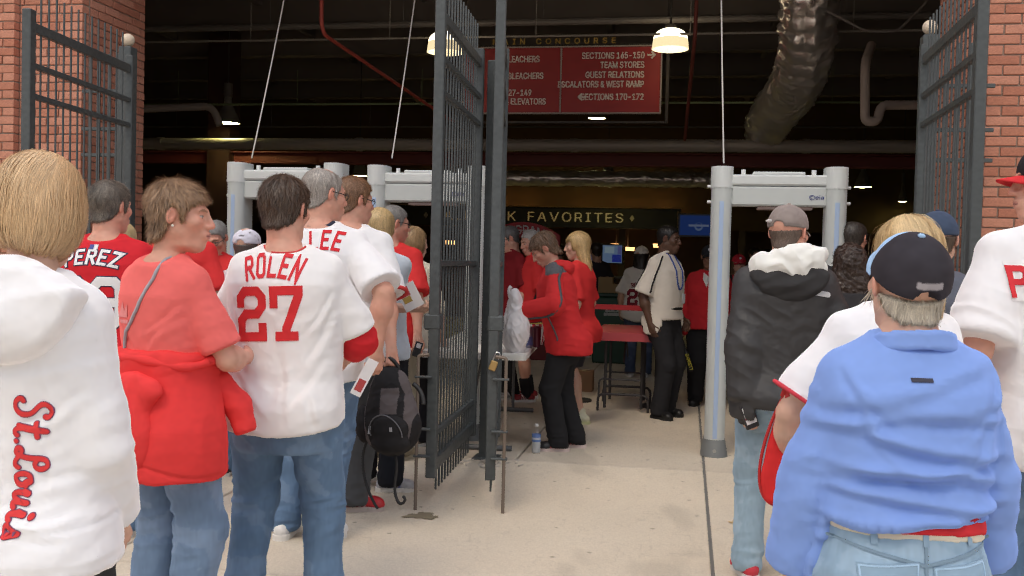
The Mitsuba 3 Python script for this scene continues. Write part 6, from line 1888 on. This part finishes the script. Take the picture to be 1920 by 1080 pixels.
bpmesh(f'{bp}__side_pocket', sp_, (-.22, -.12, -.2), (-.08, .06, .08), .006, .003, lambda V: grain(V, (.03, .027, .028), .2, 40))
tb = lambda key, pts, r, rgb, n=24, **kw: put(key, tube(np.asarray(curve(pts, n)) @ Rb.T + Bc, r, 6), mat(rgb, .6), smooth=True)
tb(f'{bp}__handle', [(-.035, .03, .20), (-.03, .02, .26), (.0, .0, .285), (.03, .02, .26), (.035, .03, .20)], .011, (.02, .02, .021))
tb(f'{bp}__zipper', [(-.055, -.12, -.11), (-.04, -.13, -.03), (.03, -.135, .0), (.10, -.125, -.04), (.125, -.11, -.12)], .0035, (.12, .12, .13))
tb(f'{bp}__zip_pull', [(-.062, -.115, -.06), (-.066, -.125, -.10)], .006, (.35, .35, .36), 6)
tb(f'{bp}__strap', [(.11, .06, .14), (.15, .06, .10), (.17, .05, .03)], .012, (.03, .03, .03))
tb(f'{bp}__strap', [(.02, -.02, -.22), (.03, -.03, -.32), (.02, -.035, -.42), (.055, -.045, -.475), (.085, -.05, -.455), (.075, -.05, -.435)], .008, (.018, .018, .019), 40)
tb(f'{bp}__strap', [(-.16, .0, -.16), (-.18, -.02, -.28), (-.13, -.05, -.42), (-.07, -.07, -.50)], .008, (.018, .018, .019), 40)
put(f'{bp}__tag', (np.array(block(-.008, .008, -.003, .003, -.011, .011, .001).vertices + [.075, -.136, -.075]) @ Rb.T + Bc, block(-.008, .008, -.003, .003, -.011, .011, .001).faces), mat((.32, .31, .32), .5))
def paper(name, label, catg, c, R, w, h, t=.0012, marks=(), rgb=(.72, .71, .72)):
    root = thing(name, label, catg)
    b = block(-w / 2, w / 2, -t / 2, t / 2, -h / 2, h / 2, .0003)
    put(f'{root}__sheet', (b.vertices @ R.T + c, b.faces), mat(rgb, .6))
    for x0, x1, z0, z1, cc in marks:
        b = block(x0 * w, x1 * w, -t / 2 - .0012, -t / 2 - .0003, z0 * h, z1 * h, .0002)
        put(f'{root}__print', (b.vertices @ R.T + c, b.faces), mat(cc, .6))
    return root
paper('ticket', 'long white ticket with a red block in the hand of the man in glasses', 'ticket', at(683, 708, 4.56), roty(math.radians(27)) @ rotz(.2), .052, .185, marks=((-.34, .34, -.38, -.06, (.42, .06, .06)),))
paper('leaflet', 'white folded leaflet with a red and yellow picture held in the queue', 'leaflet', at(768, 556, 5.66), roty(math.radians(-28)) @ rotz(-.2), .12, .15, marks=((-.42, .1, .05, .42, (.45, .08, .10)), (-.38, .05, -.2, .04, (.45, .3, .08))))
def handset(label, c, R, w, h, t, rgb, marks=()):
    root = thing('phone', label, 'phone')
    b = block(-w / 2, w / 2, -t / 2, t / 2, -h / 2, h / 2, .003)
    put(f'{root}__case', (b.vertices @ R.T + c, b.faces), mat(rgb, .3))
    for x0, x1, z0, z1, cc in marks:
        b = block(x0 * w, x1 * w, -t / 2 - .0012, -t / 2 - .0003, z0 * h, z1 * h, .0002)
        put(f'{root}__face', (b.vertices @ R.T + c, b.faces), mat(cc, .4))
handset('small dark phone with a bright edge in the hand of the man in khaki', at(783, 655, 6.46), roty(.3), .05, .10, .012, (.03, .03, .032), ((-.3, .3, .1, .4, (.5, .5, .52)),))
handset('black phone case with white bands in the hand under the black rain jacket', at(1405, 781, 4.31), roty(-.35) @ rotz(.2), .062, .105, .013, (.02, .018, .02), ((-.4, .4, .22, .42, (.62, .6, .6)), (-.4, .4, -.02, .16, (.6, .58, .58)), (-.4, .4, -.3, -.1, (.6, .57, .58)), (-.4, .4, -.07, -.04, (.4, .03, .04))))
wd = thing('security_wand', 'black handheld security wand with yellow lettering beside the red jacketed guard', 'wand')
wc = at(1288, 668, 9.6)
Rw = roty(math.radians(-18))
V, Fc = nets(union([(rc((0, 0, .16), (0, 0, .02), .014, .014), 0), (rc((0, 0, .02), (0, 0, -.13), .026, .03), .02)]), (-.05, -.05, -.2), (.05, .05, .2), .005)
put(f'{wd}__body', (V @ Rw.T + wc, Fc), mat((.02, .02, .02), .5), smooth=True)
t_, w_ = text('GARRETT', .03, .9, .003)
v = np.stack([-(t_.vertices[:, 1] - .015), -.031 - t_.vertices[:, 2], -(t_.vertices[:, 0] - w_ / 2) - .055], 1)
v[:, 0] *= -1
put(f'{wd}__lettering', (v @ Rw.T + wc, t_.faces), mat((.6, .52, .04), .5))
# red bag on the arm of the blond woman
rb = thing('tote_bag', 'bright red cloth bag hanging at the left side of the blond woman', 'bag')
tc = at(1474, 822, 2.84)
Rt = rotz(math.radians(-22))
poly = [(.035, .20), (-.025, .08), (-.066, -.115), (-.045, -.185), (.09, -.17), (.10, .20)]
pl_ = [(np.array([a[0], 0, a[1]]), nrm([-(b[1] - a[1]), 0, b[0] - a[0]])) for a, b in zip(poly, poly[1:] + poly[:1])]
def bf(P):
    d = np.abs(P[:, 1]) - .028 - .035 * np.clip((.12 - P[:, 2]) / .3, 0, 1)
    for a, n in pl_:
        d = smax(d, (P - a.astype(np.float32)) @ (n if n @ (np.array([.03, 0, 0]) - a) < 0 else -n).astype(np.float32), .018)
    return d
V, Fc = nets(bf, (-.12, -.12, -.25), (.16, .12, .25), .006)
V = folds(V, normals(V, Fc), .004, (16, 16, 5), None, 44)
put(f'{rb}__body', (V @ Rt.T + tc, Fc), 'cloth', smooth=True, color=grain(V, (.56, .025, .025), .06))
el_ = BLOND.world(BLOND.el['L'] * .9 + BLOND.wr['L'] * .1)
for yy in (-.025, .025):
    a, b = Rt @ np.array([.03, yy, .19]) + tc, el_ + np.array([-.012, yy, .06])
    put(f'{rb}__strap', tube(curve([a, (a + b) / 2 + [-.006, 0, 0], b], 16), .010, 6), mat((.5, .03, .03), .7), smooth=True)
bd = tube(curve([Rt @ np.array([x, -.03 - .02 * (.2 - z), z]) + tc for x, z in ((.03, .19), (-.027, .08), (-.067, -.11), (-.05, -.17), (-.02, -.188))], 30), .005, 6)
put(f'{rb}__piping', bd, mat((.42, .02, .02), .7), smooth=True)

# ---------------------------------------------------------------- on the ground
wb = thing('water_bottle', 'clear water bottle with a blue label standing on the concrete', 'bottle')
M = np.eye(4); M[:3, 3] = at(1005, 846, 7.18) * [1, 1, 0]
GLASS = 'bottle_plastic'
scene[GLASS] = {'type': 'thindielectric', 'int_ior': 1.4}
prof = [(0.0, .003), (.028, .0), (.032, .008), (.032, .03), (.030, .036), (.032, .042), (.032, .06), (.031, .11), (.032, .125), (.030, .145), (.018, .175), (.0125, .185), (.0125, .195), (0, .195)]
put(f'{wb}__body', lathe(prof, 28), GLASS, m=M, smooth=35)
put(f'{wb}__water', lathe([(0, .005), (.028, .006), (.0295, .012), (.0295, .118), (0, .118)], 28), mat((.50, .52, .53), .15, spec=.6), m=M, smooth=35)
put(f'{wb}__label', lathe([(.0325, .085), (.0327, .085), (.0327, .138), (.0325, .138)], 28), mat((.12, .2, .46), .4), m=M, smooth=35)
put(f'{wb}__label_stripe', lathe([(.0329, .10), (.0331, .10), (.0331, .115), (.0329, .115)], 28), mat((.5, .52, .56), .4), m=M, smooth=35)
put(f'{wb}__cap', lathe([(0, .195), (.0145, .195), (.0145, .212), (0, .212)], 20), mat((.62, .62, .63), .4), m=M, smooth=35)
lf = thing('dry_leaf', 'pale dry leaf lying alone on the concrete near the long joint', 'leaf')
c = at(1376, 978, 5.36) * [1, 1, 0]
u, v = np.meshgrid(np.linspace(-1, 1, 15), np.linspace(-1, 1, 9))
wl = (1 - u * u) ** .6 * (.7 + .3 * np.sin(u * 9))
G = np.stack([u * .038, v * wl * .022, .006 + .008 * np.abs(v) * wl + .006 * np.sin(u * 4)], -1).reshape(-1, 3)
i, j = np.meshgrid(np.arange(8), np.arange(14), indexing='ij'); a = (i * 15 + j).ravel()
q = np.stack([a, a + 1, a + 16, a + 15], 1)
put(f'{lf}__blade', (G @ rotz(.2).T + c, np.vstack([q[:, [0, 1, 2]], q[:, [0, 2, 3]]])), mat((.5, .36, .19), .8), smooth=True)
put(f'{lf}__stalk', tube(np.array([(.036, 0, .008), (.055, .004, .004), (.066, .01, .003)]) @ rotz(.2).T + c, .0015, 5), mat((.35, .24, .12), .8))
def splash(seed, c, r):
    rg_ = np.random.default_rng(seed)
    th = np.linspace(0, 2 * np.pi, 60, endpoint=False)
    rad = r * (1 + .25 * np.sin(3 * th + seed) + .16 * np.sin(7 * th + 2) + .08 * rg_.normal(size=60))
    return Polygon(np.stack([c[0] + rad * np.cos(th) * 1.25, c[1] + rad * np.sin(th)], 1)).buffer(.01).buffer(-.01)
c = at(790, 968, 5.34)
m = plate(splash(4, c, .062).union(splash(6, c + [.05, -.025, 0], .03)), .0012); m.apply_translation([0, 0, .0035])
k = put('water_stain', m, mat((.21, .175, .12), .35, spec=.5))
tag(k, 'damp brown stain on the concrete at the foot of the left cane bolt', 'stain')
c = at(905, 868, 6.8) * [1, 1, 0]
rg_ = np.random.default_rng(5)
ms = []
for _ in range(70):
    p_ = c + np.r_[rg_.normal(0, .13), rg_.normal(-.02, .07), 0]
    s_ = rg_.uniform(.004, .015)
    ms.append(hull(p_ + [0, 0, .003] + rg_.normal(0, 1, (9, 3)) * [s_, s_, s_ * .35]))
k = put('gravel', cat(ms), mat((.46, .42, .36), .9), kind='stuff')
labels[k].update(label='pale crumbs of broken mortar round the foot of the centre gate post', category='rubble')
rg_ = np.random.default_rng(8)
for i, (px, py) in enumerate(((1108, 972), (1090, 865), (1115, 886), (1340, 875), (1245, 826), (920, 968), (1332, 968))):
    pass
